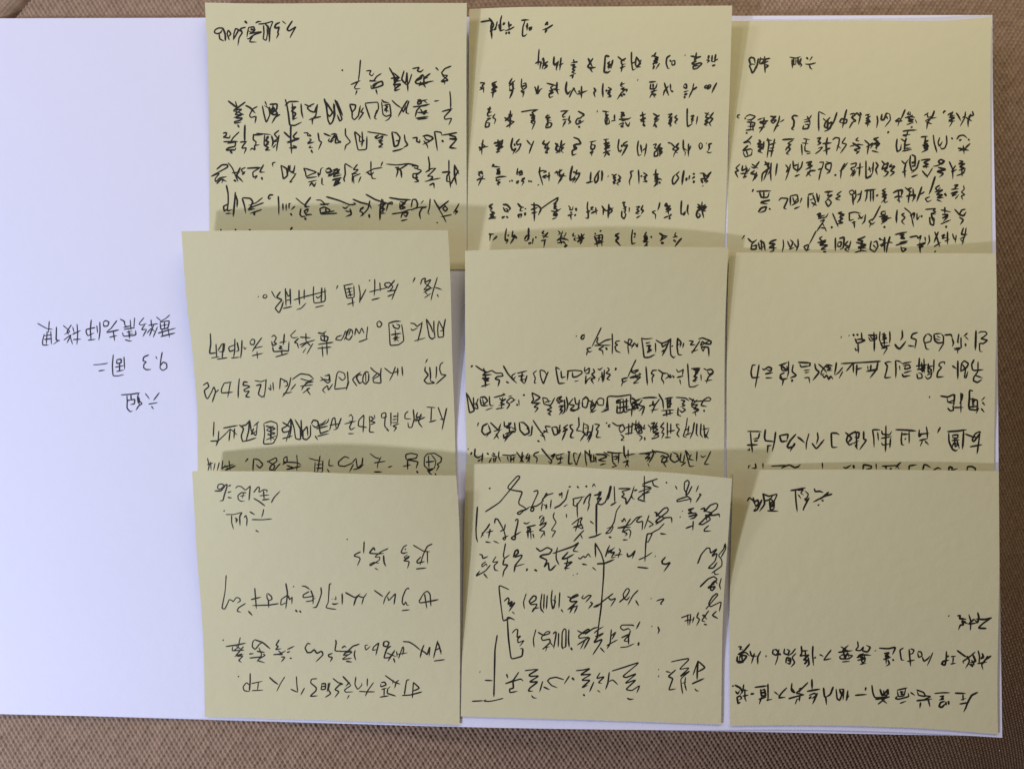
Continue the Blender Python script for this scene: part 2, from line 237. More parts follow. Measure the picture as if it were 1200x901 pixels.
# ------------------------------------------------------------------ pen strokes
# every line below was measured on the photograph, part by part.  N: note and part; W: measuring window (corner and scale);
# a character with its box is written from the stroke table LETTERS; S is a free pen stroke through the listed points
MEASURED = """
N P heading
W 30 350 6
S 918,128 935,142 952,157
S 1014,114 985,140 943,162
S 945,165 1012,155 1000,207 950,217 945,165
S 950,190 1002,181
S 976,165 976,211
S 930,243 1000,222 1056,207
S 948,267 1052,241
S 958,215 964,268
S 1000,205 1012,275
S 832,133 795,178 812,187 852,174
S 837,184 813,220 852,214
S 850,218 823,268
S 881,148 886,203
S 862,188 932,175
S 853,243 882,208 908,232
S 900,183 870,263
S 927,198 896,273
S 663,143 690,158 702,168
S 690,150 698,188 722,203
S 735,148 740,222
S 766,133 760,212
S 688,203 742,190
S 680,238 688,266 776,256 772,222
S 710,236 752,229
S 720,252 757,245
S 698,288 722,296 748,298
S 725,222 730,282
S 690,217 767,204
S 545,168 560,153 587,165 577,192 550,196 545,168
S 642,153 600,210 568,233
S 568,238 610,230 657,219
S 588,272 642,259
S 615,222 620,260 626,298
S 461,148 454,220 460,292
S 490,203 425,216 425,238 437,262 482,240
S 438,292 492,285
S 500,188 506,243
S 521,163 523,230 514,293
S 263,188 295,215 312,232 270,252
S 322,183 290,230 302,253
S 268,292 322,250 290,312
S 361,178 366,250 360,325
S 328,252 388,223
S 333,288 390,284
S 330,198 342,242
S 310,258 330,322
S 83,173 120,195 150,211 192,216
S 166,158 160,242
S 131,248 118,300 120,327 162,326
S 176,228 181,322
S 130,261 186,254
S 130,287 186,280
S 151,228 145,322
S 216,198 215,255 214,292 242,296
S 238,290 193,322
S 960,375 950,430 944,490 965,506 994,487 990,455 965,445 950,470
S 914,405 924,425
S 866,395 830,410 824,437 850,446 832,458 828,485 848,500 882,497
S 616,393 609,470 614,543 650,543 692,533
S 691,408 696,497
S 640,430 671,424 672,451 640,457 640,430
S 628,482 692,470
S 660,456 660,512
S 638,512 692,501
S 475,465 530,462 580,453
S 512,508 557,502
S 840,665 872,706
S 940,660 918,690 898,716
S 864,741 930,730
S 884,755 900,777
S 670,676 740,672 802,662
S 712,680 714,730 712,770 735,795 752,788
S 795,664 786,690 790,735
S 740,675 742,712 768,706 765,740 735,744
S 712,716 742,712
S 800,700 800,720 820,738 795,752 775,785
S 795,690 798,750
N T1 handwriting
W 240 60 7.5
S 1048,418 1068,480 1082,610 1100,647 1122,625 1143,560 1130,458
S 1063,448 1125,540 1095,580 1073,540
S 1143,428 1170,500 1207,602 1185,617 1163,560
S 1158,438 1200,540 1212,572
S 1140,468 1134,592
S 876,468 905,482 935,492
S 962,463 925,480 898,502 925,528 965,540 987,473
S 990,468 975,570 945,600 944,648
S 1020,577 960,590 915,605
S 706,423 720,470 735,560 745,652 790,656 853,624
S 703,482 740,445 828,444
S 758,502 802,488 760,530 802,550 768,602 812,588
S 768,458 776,612
S 845,463 850,540 864,592
S 505,480 520,560 540,632 572,560 560,500 520,480
S 528,443 545,482
S 568,470 637,465 630,520 578,530 600,490 642,560 590,560 600,468
S 662,558 620,580 588,637
S 568,490 580,560 642,500
S 356,478 400,500 444,548
S 462,488 420,510 392,565 402,586 452,574 440,637
S 203,438 270,490 302,503
S 357,448 300,490 248,522
S 268,443 286,500 274,542
S 248,522 332,510 258,560 332,560 253,587
S 342,562 300,540 248,530
S 268,590 332,590 310,610 258,622 263,637 322,625
S 288,648 302,674
S 158,722 192,717 185,745 158,757 217,766 222,738
S 302,710 250,760 218,812
S 163,798 292,796
S 198,812 272,800 265,840 210,850 183,872 267,870 272,848
S 223,880 241,902
S 352,648 349,750 352,802
S 308,802 372,794
S 362,798 330,840 325,856 367,850 344,903
S 398,872 415,853 442,872 435,830 482,824
S 428,728 424,780 452,800 438,842
S 428,738 512,734
S 453,724 582,735
S 525,738 520,830 562,850 528,870 577,871
S 538,762 562,750 533,790 562,800 533,830 562,820
S 585,743 602,800 588,842
S 652,698 608,730 642,770 598,800 652,790
S 652,738 635,830 630,882
S 598,852 627,818
S 755,653 754,780 763,903
S 693,710 745,760 763,772
S 812,710 775,750 790,770 832,770 722,812
S 718,802 832,764
S 772,830 812,850 738,852
S 868,720 907,719 900,745 937,749 908,724
S 918,770 937,780 898,815 962,800
S 932,833 913,850 952,850
S 933,868 946,897
S 994,718 1005,790 1027,800 998,868
S 1043,724 1080,740 1112,752
S 1097,768 1083,790 1110,802 1137,778
S 1108,735 1152,724 1120,770 1098,802
W 390 60 7.5
S 110,678 110,740 157,800 113,830 104,873
S -2,772 30,740 45,790 77,800 18,812 35,728
S 1042,133 985,155 953,195 975,215 1012,215 985,240 948,270 987,275 980,297
S 953,266 1017,260 958,213
S 903,145 930,172
S 698,156 762,144 740,175 770,186 797,163
S 857,198 800,240 837,235
S 728,266 782,240 770,220 802,208 740,250 723,275 740,290 887,264
S 753,302 842,280
S 800,218 800,300 817,322
S 772,268 758,312
S 495,146 520,190 560,262 577,230 528,188
S 562,265 528,300 602,290 548,330 543,352 592,334
S 508,242 592,230 538,270 602,260
S 538,218 545,332
S 627,173 603,250 640,290 652,175 660,357
S 694,203 670,280 655,302 608,268
S 293,176 337,171 320,205 345,221 362,193
S 427,198 385,225 358,265 313,262 387,266
S 343,312 365,290 432,264 442,300 390,320 338,332 333,298
S 402,268 343,332
S 378,338 391,383
S 243,78 235,180 224,268
S 156,297 242,260
S 222,268 188,320 200,336 242,330
S 212,348 199,387
S 78,165 86,172 80,176
S 1028,353 1036,430 1035,512
S 958,533 1052,507
S 1042,513 978,580 985,602 1047,590 1018,652
S 890,442 935,436
S 742,433 772,430 777,460 748,471 743,448 832,428
S 802,438 832,462
S 703,492 832,480
S 852,468 780,480 738,520 723,582
S 728,592 842,574
S 743,540 842,545
S 768,508 802,562 827,518 778,552
S 743,602 837,590
S 518,433 555,470 602,502
S 657,433 620,490 573,577
S 600,498 620,542 642,478
S 670,438 645,510 645,546 672,552
S 428,428 450,450 492,455
S 428,448 440,560 470,576 512,560 500,465 438,481
S 458,478 482,490 453,520 492,530
S 470,488 470,542
S 517,563 490,600 458,617
S 283,459 397,449 402,500 385,552
S 283,463 305,530 330,602
S 387,518 365,590 387,602
S 146,468 202,475 195,510 168,540 170,590 190,606 225,570 242,478
S 148,473 176,562
S 270,498 243,540 272,540 223,607
S 893,708 905,780 919,877
S 893,707 950,715 962,742
S 958,783 972,802
S 1092,718 953,742
S 1018,738 1082,755 1070,780 1018,770 1092,770 1070,800 1023,850 1087,856
S 698,766 742,759 735,795 767,806 762,778
S 788,750 830,740 882,760 860,790 818,780 798,748
S 887,768 840,800 788,822
S 798,788 830,830 836,857
S 518,710 530,780 540,842 572,830 592,760 560,720 520,711
S 553,792 577,785 572,802
S 523,882 580,870 622,854
S 628,733 635,790 660,825 620,850
S 303,710 400,725 484,743
S 402,738 368,760 390,771 442,745 430,775 393,792
S 442,788 403,800 442,820 398,845 442,846
S 190,710 205,790 220,872 297,866 299,748
S 193,708 252,762
S 256,708 262,780 254,842
S 235,738 233,802 282,780 243,822
W 390 170 7.5
S 1020,133 1020,250 1036,378
S 958,242 1032,235 1003,270 1000,320 1032,326
S 1070,173 1068,260 1087,352
S 1070,178 1110,260
S 1106,223 1060,300 1028,362
S 838,100 850,170 845,237
S 813,242 860,210 902,204
S 907,203 850,260 828,276 882,275
S 808,322 947,291
S 858,273 882,290 838,312
S 848,357 887,334 891,383
S 693,186 752,184 740,210 708,200 782,225 750,250 703,255 705,290 747,290 728,268 782,233
S 718,288 757,320 713,327
S 750,186 665,165 560,178 466,168
S 660,170 570,225
S 560,195 572,235 555,285
S 572,200 600,230 605,290
S 545,200 585,195
S 335,143 334,230 345,296 380,297
S 288,246 360,210 437,199
S 438,148 420,192
S 298,240 335,266 362,238
S 217,170 178,220 227,215 200,240 158,260 217,250
S 105,325 95,300 110,260 104,180 110,164 177,206
S 242,253 178,280 186,343
S 175,263 169,332
S 247,278 224,332
S -2,225 40,209 52,240 10,250 -2,235
S 62,213 -2,282 77,264
S -2,302 82,289
S 18,322 62,309 -2,362
S 67,283 40,342 3,345
S 888,480 920,540 960,610 998,682
S 1020,490 975,525 935,560 910,515
S 915,678 920,688
S 1045,612 950,632
S 985,540 965,560 990,585 1010,560 985,540
S 970,520 1000,545
S 1110,515 1085,560 1060,600
S 1062,585 1100,580 1072,612
S 856,473 850,550 834,600 852,611
S 797,488 773,517
S 688,548 700,480 730,479 746,520 735,562
S 688,572 740,550 832,544 785,553 760,600 771,652
S 493,463 590,480 687,483
S 588,498 642,510 598,540 642,550 593,566 588,508
S 652,488 593,532
S 518,607 600,595 692,563
S 598,642 610,600 662,590 645,632 618,608
S 598,667 657,655
S 288,433 370,480 480,515 527,521 520,500 488,512 468,582
S 430,473 415,560 414,663
S 398,532 472,510 408,560 462,560 403,602 467,600
S 440,478 441,602
S 173,476 240,505 322,525 342,562
S 326,488 310,560 253,627 260,598
S 238,562 277,545 233,580 272,600 238,632
S 318,608 322,642
S -60,455 60,490 150,528 205,520 180,505
S 85,545 110,560 140,535
S 150,560 165,610 115,630
S 110,580 160,590
W 240 170 7.5
S 1063,216 1095,204 1117,235 1073,246 1058,224
S 1078,276 1112,270 1142,228 1182,219
S 1083,262 1192,250
S 1118,312 1197,290
S 1133,362 1197,330 1138,346 1162,298
S 868,204 885,240 890,282 930,260 987,240 868,203
S 893,292 987,280
S 908,327 987,310
S 918,362 940,330 960,367 977,330
S 1002,282 990,238 1010,270 1020,208 1042,199
S 1030,288 1028,346 1047,351
S 668,178 680,240 690,302 727,270 720,210 670,179
S 737,178 727,262
S 750,178 745,230 777,250 792,178
S 802,248 780,285 743,332 772,320
S 763,228 792,260
S 622,152 592,160 600,192
S 368,206 492,199
S 482,203 420,240 425,287 462,270 438,302
S 517,173 480,240 527,240
S 498,283 506,308
S 203,156 240,200 292,323
S 357,198 320,215 330,241 357,235
S 238,246 312,240
S 312,198 278,270 300,290 337,327
S 253,308 277,322
S 328,262 352,238
S 103,216 150,175 197,174 202,195 130,235 53,277
S 58,276 132,248 88,300 95,327 130,290 192,280
S 103,342 142,300 192,322
S 162,298 148,338
S 1165,600 1020,610 1010,560 1050,545 1100,570 1090,600
S 1140,580 1010,600
S 1060,560 1070,600
S 975,485 1020,485 1050,515 1085,530
S 1010,520 1040,525 1100,515
S 798,465 850,510 892,537
S 932,458 885,520 880,546 922,540
S 845,558 835,610 850,631 897,625
S 942,610 890,615 873,578 912,560 893,602
S 878,638 889,660
S 645,448 650,530 650,617
S 685,513 688,577
S 715,518 715,577
S 740,562 740,510 757,520
S 753,600 766,622
S 792,538 758,572
S 602,440 570,440 556,462 568,480 580,462
S 328,468 350,540 359,602
S 330,464 400,470 422,500 400,550 378,571 442,560
S 507,463 450,510 383,532
S 517,508 430,540 388,562
S 500,568 398,602
S 435,588 435,622
S 189,353 205,430 206,520 163,540 170,582 202,560
S 206,508 195,580 242,570
S 183,604 237,600
S 268,413 262,500 249,633
S 265,428 286,490 282,552
S 135,746 148,746
S 262,742 278,744
S 385,748 405,748
S 770,722 750,748
N T1 signature
W 240 0 7.5
S 770,185 730,245 722,265 742,275 775,255 802,235 765,300 747,338
S 680,187 714,216
S 660,200 625,215 612,245 630,250 655,240 640,290 648,300 628,342
S 470,215 530,210 600,188 575,250 565,375
S 515,225 520,290 512,345 540,360 550,300 545,240
S 530,215 560,240 570,365
S 445,205 470,192 495,193
S 500,285 440,305 400,330 385,345
S 350,187 372,210
S 385,240 375,290 370,330
S 385,245 430,237 440,270 410,290 385,275
S 400,260 430,265
S 390,300 440,290 500,280
S 370,345 410,340 430,310
S 395,340 420,320 390,372 455,373
S 360,242 310,255 330,290 300,335 290,405
S 300,260 250,355
S 330,285 270,250 255,300 250,355
S 215,355 195,300 205,265 230,300 205,330
S 180,362 180,310 160,250 120,248 90,265 82,290 110,300 140,290 155,260
S 125,300 130,345 170,365
S 165,262 185,300
N T2 signature
W 550 0 7.5
S 735,220 690,250 640,268
S 690,195 665,225
S 672,205 692,222
S 680,260 665,292
S 455,183 490,178 526,178
S 490,185 470,240 466,322 490,318 506,300
S 495,235 515,228
S 510,205 506,270
S 530,240 530,275
S 545,235 540,268
S 285,138 272,190 275,250 268,275 310,262
S 310,200 295,225
S 395,238 355,262 310,275
S 345,190 350,262
S 330,285 318,305
S 348,280 350,303
S 370,215 355,235
S 98,197 180,182 205,200 215,225 180,285
S 170,160 200,190 190,240 198,345
S 180,275 222,262
S 245,190 235,240 215,270 240,255
S 260,215 262,260
N T2 handwriting
W 700 0 7.5
S 1062,520 1018,547
S 1041,478 1030,552
S 1010,488 1004,545 1030,540
S 1008,582 1037,573
S 981,488 974,522
S 958,530 987,535 963,557
S 871,463 865,500 848,532
S 818,495 850,500 872,522
S 912,499 870,510 848,547
S 872,538 828,560 850,571 902,555 922,560 880,602 843,611 840,585 892,578
S 768,488 774,490
S 642,488 610,510 604,560 620,607 637,600
S 638,528 646,547
S 655,540 682,534 681,571 655,576 655,540
S 516,463 500,490 473,501
S 478,490 542,510 498,520 537,525 493,540 532,550 488,560 495,582
S 547,558 513,612
S 501,578 488,612
S 300,458 299,540 310,622 337,605
S 298,562 342,543
S 340,508 334,570 350,602
S 340,500 382,560 343,590 382,591
S 387,528 358,572
S 178,499 215,530 242,541
S 252,514 208,540 215,571 247,564
S 198,602 247,584
S 221,568 209,637
S 70,488 65,560 59,637 90,641 117,624
S 73,490 107,501
S 136,528 119,602
S 112,543 88,560 122,575 88,590 127,601
S 100,548 99,612
W 550 0 7.5
S 1043,513 1065,560 1082,592
S 1087,513 1038,590 1060,601 1112,594
S 1058,598 1082,638
S 915,523 920,551 957,545 893,556
S 888,575 932,569 903,590 942,590 898,610 932,620 898,636 937,651
S 883,671 922,654
S 911,658 904,692
S 745,498 740,560 750,577 787,538
S 782,538 765,600 764,622
S 806,508 800,560 794,622
S 788,576 827,559
S 613,433 608,500 604,577
S 578,561 610,545 642,561
S 631,538 619,612
S 650,508 655,560 638,612
S 692,543 648,570 687,580 653,612
S 638,518 662,537
W 700 0 7.5
S 1050,728 1025,775 1005,820
S 985,745 965,770 968,785 990,770 1000,750 985,745
S 962,748 942,765 945,780 962,770 968,752 962,748
S 763,745 782,739 786,780 758,771 763,745
S 758,812 802,799
S 763,837 792,824
S 758,859 777,854
S 847,733 838,790 803,863
S 877,766 828,802
S 588,728 600,770 627,843
S 626,758 590,800 578,843
S 641,738 645,802
S 648,798 667,812
S 453,725 517,719
S 470,738 463,787 512,780 526,734
S 490,738 490,777
S 468,812 527,794
S 502,788 458,863
S 483,818 507,862
S 517,837 488,829
S 352,705 358,707
S 216,723 205,760 227,766
S 198,751 242,734
S 203,786 242,774 213,790 267,790 250,812
S 237,798 210,820 173,878
S 198,828 222,852
S 223,828 247,837
S 50,733 45,800 50,858
S 73,793 87,807
S 93,768 127,790 93,800 117,815 88,820 122,850 88,857
W 550 0 7.5
S 1093,773 1112,800 1093,815 1106,858
S 856,718 845,790 860,832 892,798
S 878,858 915,778 947,832
S 913,773 927,792
S 958,812 972,798
S 986,758 985,868
S 948,832 1037,799
S 1002,808 973,842
S 678,733 740,750 767,756
S 737,758 713,770 725,791 762,779
S 771,723 765,790 782,832
S 743,791 792,789
S 698,801 737,799 698,830 705,862 737,849
S 742,813 698,837
S 606,753 600,800 583,832
S 578,788 600,832 620,790 642,779
S 573,763 592,802
S 460,693 455,760 470,792 502,770 495,730 468,741
S 463,762 492,754
S 481,798 469,858
S 453,798 482,822
S 377,688 348,741 387,739
S 348,762 402,708
S 380,718 385,790 358,801 353,768
S 385,788 370,830 353,868
S 348,802 402,779
S 242,719 193,740 232,750 198,760 247,765 193,790 237,800 203,822
S 211,788 204,863
S 188,817 237,809
S 93,731 137,729
S 136,733 108,760 132,771
S 93,769 117,780 88,792
S 125,773 125,818
W 700 110 7.5
S 943,169 987,186
S 977,163 948,210 987,215 943,240 977,250 938,270 967,281
S 1022,163 988,210 1017,220 983,260 1001,288
S 790,128 788,220 792,292 825,271 837,264
S 818,201 852,189 823,230 847,230 823,252
S 841,198 829,262
S 881,198 869,272
S 618,186 662,174 623,210 657,210 628,240 657,240 623,260 652,280 633,292
S 656,198 644,272
S 702,188 678,210 707,225 678,250 697,267
S 488,173 530,200 518,222
S 547,188 498,226 547,225
S 498,246 537,239
S 511,248 488,293
S 503,268 522,298
S 395,158 400,200 410,283
S 373,196 427,179
S 373,231 432,209 378,240 422,246
S 398,268 422,287
S 203,164 237,170 208,185 247,190 203,200 227,222
S 188,226 270,225 297,208
S 213,241 252,234
S 188,272 232,254 213,302
S 243,248 270,292 287,248
S 203,284 232,291
S 43,154 102,161
S 75,158 75,200 97,180 68,220 102,215
S 65,223 75,272 107,260 100,218
S 85,198 85,267
S 150,183 150,242
S 123,241 162,234
W 550 110 7.5
S 1120,155 1128,157
S 953,153 1012,186 973,212
S 987,213 948,220 933,250 945,272 1007,238
S 958,246 982,234
S 965,283 965,303
S 798,156 872,149
S 862,153 818,190 825,211 847,199
S 818,231 867,224
S 847,238 818,293
S 881,193 874,235 892,250 868,267
S 668,201 707,189
S 691,183 668,215 717,205 673,230 722,236
S 680,258 670,302 712,295 727,263 688,249
S 690,228 690,292
S 453,161 530,148 607,139
S 597,143 548,165 572,190 523,185 582,200 538,215 582,220 533,245 582,240 549,318
S 538,248 572,272
S 361,148 360,220 354,303
S 313,242 355,200 382,178
S 308,209 350,240 397,246
S 323,292 397,248
S 343,183 377,201
S 181,113 175,150 158,180 165,202 197,189
S 158,141 192,129
S 158,171 197,159
S 153,221 192,214 148,240 138,297 172,290 177,258 148,254
S 227,178 203,210 232,225 219,268
W 700 110 7.5
S 960,510 985,522 1008,512
S 1008,437 980,445 985,475 970,505
S 957,435 963,438
S 908,430 892,450 902,490 920,475 922,445 908,430
S 755,403 755,480 766,512
S 753,480 792,501
S 775,508 769,547
S 801,438 800,553
S 822,458 793,522
S 618,429 662,441
S 648,438 682,470 658,490 692,500 675,530 669,558
S 717,433 688,470 717,480 683,510 707,521
S 488,451 522,439 498,482
S 498,468 532,500 503,510 498,552 532,545 530,508
S 557,438 528,481 572,480 538,500 572,510 543,547
S 545,448 550,552
S 361,413 350,480 360,547 387,534
S 380,448 391,522
S 432,438 425,500 414,553
S 398,502 432,468
S 191,398 180,470 190,512 217,489 198,522
S 215,448 215,472
S 267,418 228,440 235,461 267,449 240,500 213,548
S 53,406 102,399
S 75,403 75,542
S 53,441 112,429 58,460 117,455 53,490 112,474
S 48,522 117,499
S 81,518 58,558
S 88,518 107,542
W 550 110 7.5
S 1058,426 1117,414
S 1076,428 1065,480 1095,491 1107,453 1073,450
S 1063,491 1102,484
S 1058,522 1092,509
S 1081,493 1074,548
S 913,383 960,400 982,441 940,445 913,456 947,480 903,501 904,542 942,529
S 918,468 937,492
S 753,433 792,472
S 777,438 758,490 787,510 758,522
S 811,408 800,481 832,469 803,500 827,522
S 842,438 793,472
S 790,478 795,522
S 661,408 643,440 680,451 707,418
S 682,448 658,480 707,480 668,502
S 691,458 679,528
S 663,513 692,522
S 503,408 530,440 547,457
S 567,413 540,480 524,528
S 381,388 365,460 380,502 412,479 380,533
S 395,438 400,462
S 442,398 413,430 420,451 457,439 435,490 403,522
S 213,441 302,408
S 250,403 261,472
S 218,429 292,440 223,460 302,465 238,490 272,491
S 233,516 272,504
S 256,468 249,522
S 291,403 279,472
S 121,403 110,470 109,538
S 88,502 115,470 167,464
S 83,468 112,492
S 103,438 142,462
W 700 190 7.5
S 1002,86 960,130 933,100 898,99
S 933,108 942,142
S 903,151 962,144 938,170 977,165 948,187
S 987,108 953,162
S 913,158 927,187
S 925,208 929,214
S 761,73 750,140 744,203
S 786,138 779,167
S 811,118 804,157
S 851,98 844,113
S 857,128 833,147
S 851,163 844,187
S 722,83 693,110 717,140 680,190 663,196 658,160 668,130 690,105
S 516,63 510,100 527,132
S 488,111 542,104 498,130 537,130 498,150 557,150 567,162
S 498,171 532,164 510,205 493,217
S 538,178 557,187
S 508,188 532,197
S 360,68 365,130 365,193
S 383,118 392,132
S 403,93 442,120 403,130 432,140 408,150 442,175 398,171
S 318,78 290,85 300,120 280,170 286,206
S 123,109 150,120 172,104 133,135 167,135 138,150 167,160 133,180 162,185 138,197
S 183,113 207,140 178,160 207,165 168,190 192,207
S 92,124 98,128
S 48,95 32,170
W 550 190 7.5
S 1165,75 1168,165
S 1145,75 1120,110 1098,150 1108,188 1130,160 1135,100
S 1068,88 1062,180
S 1025,186 1088,170
S 906,33 890,100 884,163 912,150 932,118
S 913,83 927,97
S 946,68 933,110 972,94 960,130 923,188
S 937,138 903,182
S 817,68 770,100 758,89
S 748,101 772,78 775,122
S 796,63 789,131 822,119
S 832,98 778,193
S 778,109 852,126
S 812,138 793,172
S 620,43 615,100 640,180 646,208
S 603,91 640,75 682,84 648,96
S 638,131 682,114 648,140 677,141
S 700,88 700,168
S 678,131 712,119
S 603,198 609,206
S 545,165 540,178
S 528,162 520,176
S 426,53 415,111 437,109
S 418,101 460,74 465,111 438,121
S 445,83 445,117
S 408,181 432,164 425,191 408,184
S 458,151 492,139 453,170 482,170 459,208
S 380,160 370,170
S 358,165 352,174
S 198,45 215,15 210,40 272,45
S 238,65 272,59 238,85 277,80 233,105 272,106 240,63
S 255,63 255,107
S 228,141 270,130 327,127
S 240,148 233,166 277,154
S 248,173 272,180 243,190 262,208
S 73,91 112,84 78,110 102,132
S 103,78 117,112
S 63,162 95,145 142,151
S 122,118 100,160 78,208
W 700 190 7.5
S 878,369 907,390 878,400 917,410 878,430 870,470 885,492 907,470 888,448
S 921,348 915,410 936,493
S 952,373 903,411 962,389 923,430 957,430
S 740,338 735,410 735,457 750,461 777,428
S 772,438 758,472
S 797,373 790,430 802,467
S 606,358 593,385 617,391 610,358
S 598,396 647,384 598,420 652,410 598,442
S 583,492 642,469
S 652,458 628,482
S 628,488 642,502
S 618,418 627,462
S 550,353 540,400 528,428
S 512,428 478,440 512,460 510,503
S 338,396 377,389 343,420 372,430 333,450 367,456
S 343,492 382,469
S 402,378 383,420 407,425 383,457
S 218,361 247,354
S 235,358 233,390 257,400 223,411
S 215,428 213,480 235,502 252,460 228,430
S 245,408 245,442
S 281,398 279,442
S 38,383 55,410 50,468
S 53,408 77,432
S 101,368 100,420 94,493
S 78,432 142,403
S 108,398 132,430 98,462
W 550 190 7.5
S 1041,348 1035,400 1045,440 1045,497 1018,491
S 1028,442 1062,429
S 1063,401 1092,394 1063,420 1092,421
S 1110,398 1116,462
S 1068,452 1132,423
S 868,384 887,400 880,421 907,420 911,388
S 863,472 912,459
S 888,438 902,452
S 890,468 895,508
S 935,403 941,432
S 923,463 937,472
S 718,429 760,440 807,408
S 738,396 772,389 738,410 777,416 733,461
S 733,462 772,454 765,476 733,470
S 728,502 767,489
S 762,358 743,392
S 630,412 700,360 782,310 770,345 735,370
S 540,375 600,380 632,410 605,470
S 568,355 572,440 570,522
S 540,420 600,400
S 545,450 598,440
S 423,363 450,395 482,401
S 457,398 443,430 472,431
S 437,492 428,465 462,459 450,492
S 490,408 495,417
S 491,443 488,472
S 293,374 330,375 362,410 338,432
S 298,398 310,430 342,440 330,410 308,416
S 283,492 312,479
S 323,478 342,492
S 207,368 173,390 202,410 178,422
S 183,429 227,450 173,465 217,470 178,490 232,496
S 168,502 210,480 237,486
S 201,438 189,502
S 215,632 185,635 178,695
S 245,650 205,690
S 195,640 170,632
S 1150,598 1156,614
S 1103,623 1111,637
S 1098,649 1120,702 1167,690 1172,638 1103,650
S 1113,671 1167,664
S 1140,638 1140,722
S 1098,722 1182,698
S 1118,698 1126,748
S 1160,688 1166,738
S 916,623 908,650 937,651
S 932,663 918,685 942,691
S 953,638 972,660 938,671
S 1012,633 958,681 1012,659 963,702
S 985,628 985,692
S 992,688 973,722
S 948,702 977,683
S 778,603 802,625 778,642
S 822,608 798,661 827,649
S 852,618 828,672
S 768,692 800,670 860,680 872,692
S 773,712 830,700 852,732
S 798,678 812,722
S 833,747 862,729
S 657,603 638,625 662,636
S 692,618 648,672
S 638,649 697,661
S 630,692 677,684
S 666,678 654,753
S 521,578 520,640 526,682
S 483,682 500,650 527,639 510,690 483,691
S 518,716 547,709
S 561,668 554,722
S 578,664 592,659
S 326,583 315,650 315,692 342,679 323,718
S 340,638 345,652
S 382,603 375,661 402,639 385,680 358,718
S 398,648 417,672
W 700 190 7.5
S 691,618 678,645 702,651
S 663,661 707,654
S 742,668 705,710 678,748
S 668,683 692,702
S 543,623 580,650 617,651
S 577,648 558,681 612,659
S 548,692 592,669
S 558,710 587,711
S 432,613 413,650 442,644
S 403,654 447,665 408,675 442,680 398,700 452,701
S 442,708 408,748
S 423,723 442,737
S 468,662 482,653
S 310,593 300,660 304,722 337,709
S 323,623 337,642
S 323,653 332,662
S 195,625 155,645 190,665 160,690 180,710 205,738
N T3 signature
W 850 50 7.5
S 795,180 740,195 700,190
S 765,125 740,160
S 712,130 728,150
S 740,200 745,225 765,238
S 563,129 620,140 662,124
S 585,148 590,228
S 600,138 598,202 617,189
S 620,148 620,197
S 640,138 638,180 652,202
S 667,138 653,180 672,200 658,217
S 395,140 340,150 290,145
S 345,120 345,180 350,270
S 370,140 310,190 380,165
S 355,195 380,205 340,235
S 310,130 300,190 340,185
S 290,140 275,230
S 275,200 255,250 235,272 225,235 210,205 230,190 262,195
S 222,195 208,150 225,130 255,140 262,190
N T3 handwriting
W 1000 50 7.5
S 1046,603 1057,641 1008,651
S 1032,628 1008,690 1009,743
S 988,658 1042,692
S 986,608 980,660 938,738
S 958,662 992,638
S 903,618 920,640 947,692
S 877,608 848,651 892,639
S 838,659 897,660 833,690 892,691
S 858,638 870,700 843,743
S 828,642 862,613
S 812,600 794,610 790,626
S 623,642 662,618
S 712,598 700,640 653,700 644,763
S 628,692 670,670 732,659
S 648,618 655,662 682,648
S 638,698 692,717
S 492,608 473,630 502,636 500,608
S 453,662 510,650 542,661
S 522,638 478,670 532,680 478,690 532,702
S 468,722 522,708
S 508,738 517,752
S 543,678 560,712
S 456,588 430,650 415,680
S 430,690 365,695 405,665 425,690
S 405,690 390,738
S 208,643 215,690 204,753
S 252,628 243,681 270,680 290,620 322,630
S 320,628 327,680 278,743
S 288,648 302,672
S 103,641 147,629
S 152,648 108,670 147,680 108,690 157,695 103,710 142,722
S 131,633 124,743
S 13,642 30,618 62,650 44,723
S 58,613 72,642
W 850 50 7.5
S 1093,632 1132,624 1142,641 1103,656
S 1103,658 1152,690 1108,702
S 1088,753 1120,700 1142,688
S 1118,638 1126,692
S 1067,588 1050,650 1029,753
S 1003,702 1020,670 1072,679 1060,712 1005,703
S 820,608 819,700 822,783
S 823,608 882,637
S 922,658 880,700 868,740 917,761 942,698 888,722
S 858,668 887,692
S 982,613 960,680 938,732
S 900,678 899,772
S 868,782 922,763
S 757,638 740,670 688,682
S 718,648 742,690 688,702
S 690,728 678,762 727,756 737,723 698,719
S 738,678 746,722
S 640,650 605,640 585,660 605,690 600,740 580,760 605,770
S 393,648 420,655 447,650 398,690 420,712 452,678 408,691
S 477,643 470,690 423,788
S 517,678 478,702
S 438,742 472,728
S 283,682 332,663
S 377,689 298,700 352,722
S 341,658 335,740 298,793
S 293,752 352,743
S 362,698 328,742
S 178,652 215,634 267,650 230,680 188,681
S 168,671 182,664
S 188,699 262,705 250,742 193,736
S 226,688 219,762
S 178,772 252,763
S 183,802 192,788
S 240,718 246,782
S 130,635 108,640 105,660 125,665
W 1000 50 7.5
S 908,852 930,820 970,814 1002,842
S 928,862 952,853
S 1008,848 1022,862
W 1000 160 6.4375
S 882,53 840,95 793,112
S 788,89 872,106
S 829,68 836,133
S 848,82 872,58
S 738,10 752,22
S 603,-12 610,50 631,123
S 652,8 638,50 650,77 672,38
S 702,-7 706,50 690,90 663,96 658,78
S 508,6 562,-1
S 547,3 538,40 572,30 528,50 567,60 518,70 572,75 528,90 567,95 513,122
S 543,38 551,102
S 330,18 324,70 330,118 357,100 361,58
S 358,18 390,40 402,8 383,71 432,59
S 378,91 437,89
S 391,38 384,112
S 368,112 442,99
S 372,-38 420,-45 480,-48
S 402,2 368,-10 432,-13
S 412,-37 398,2
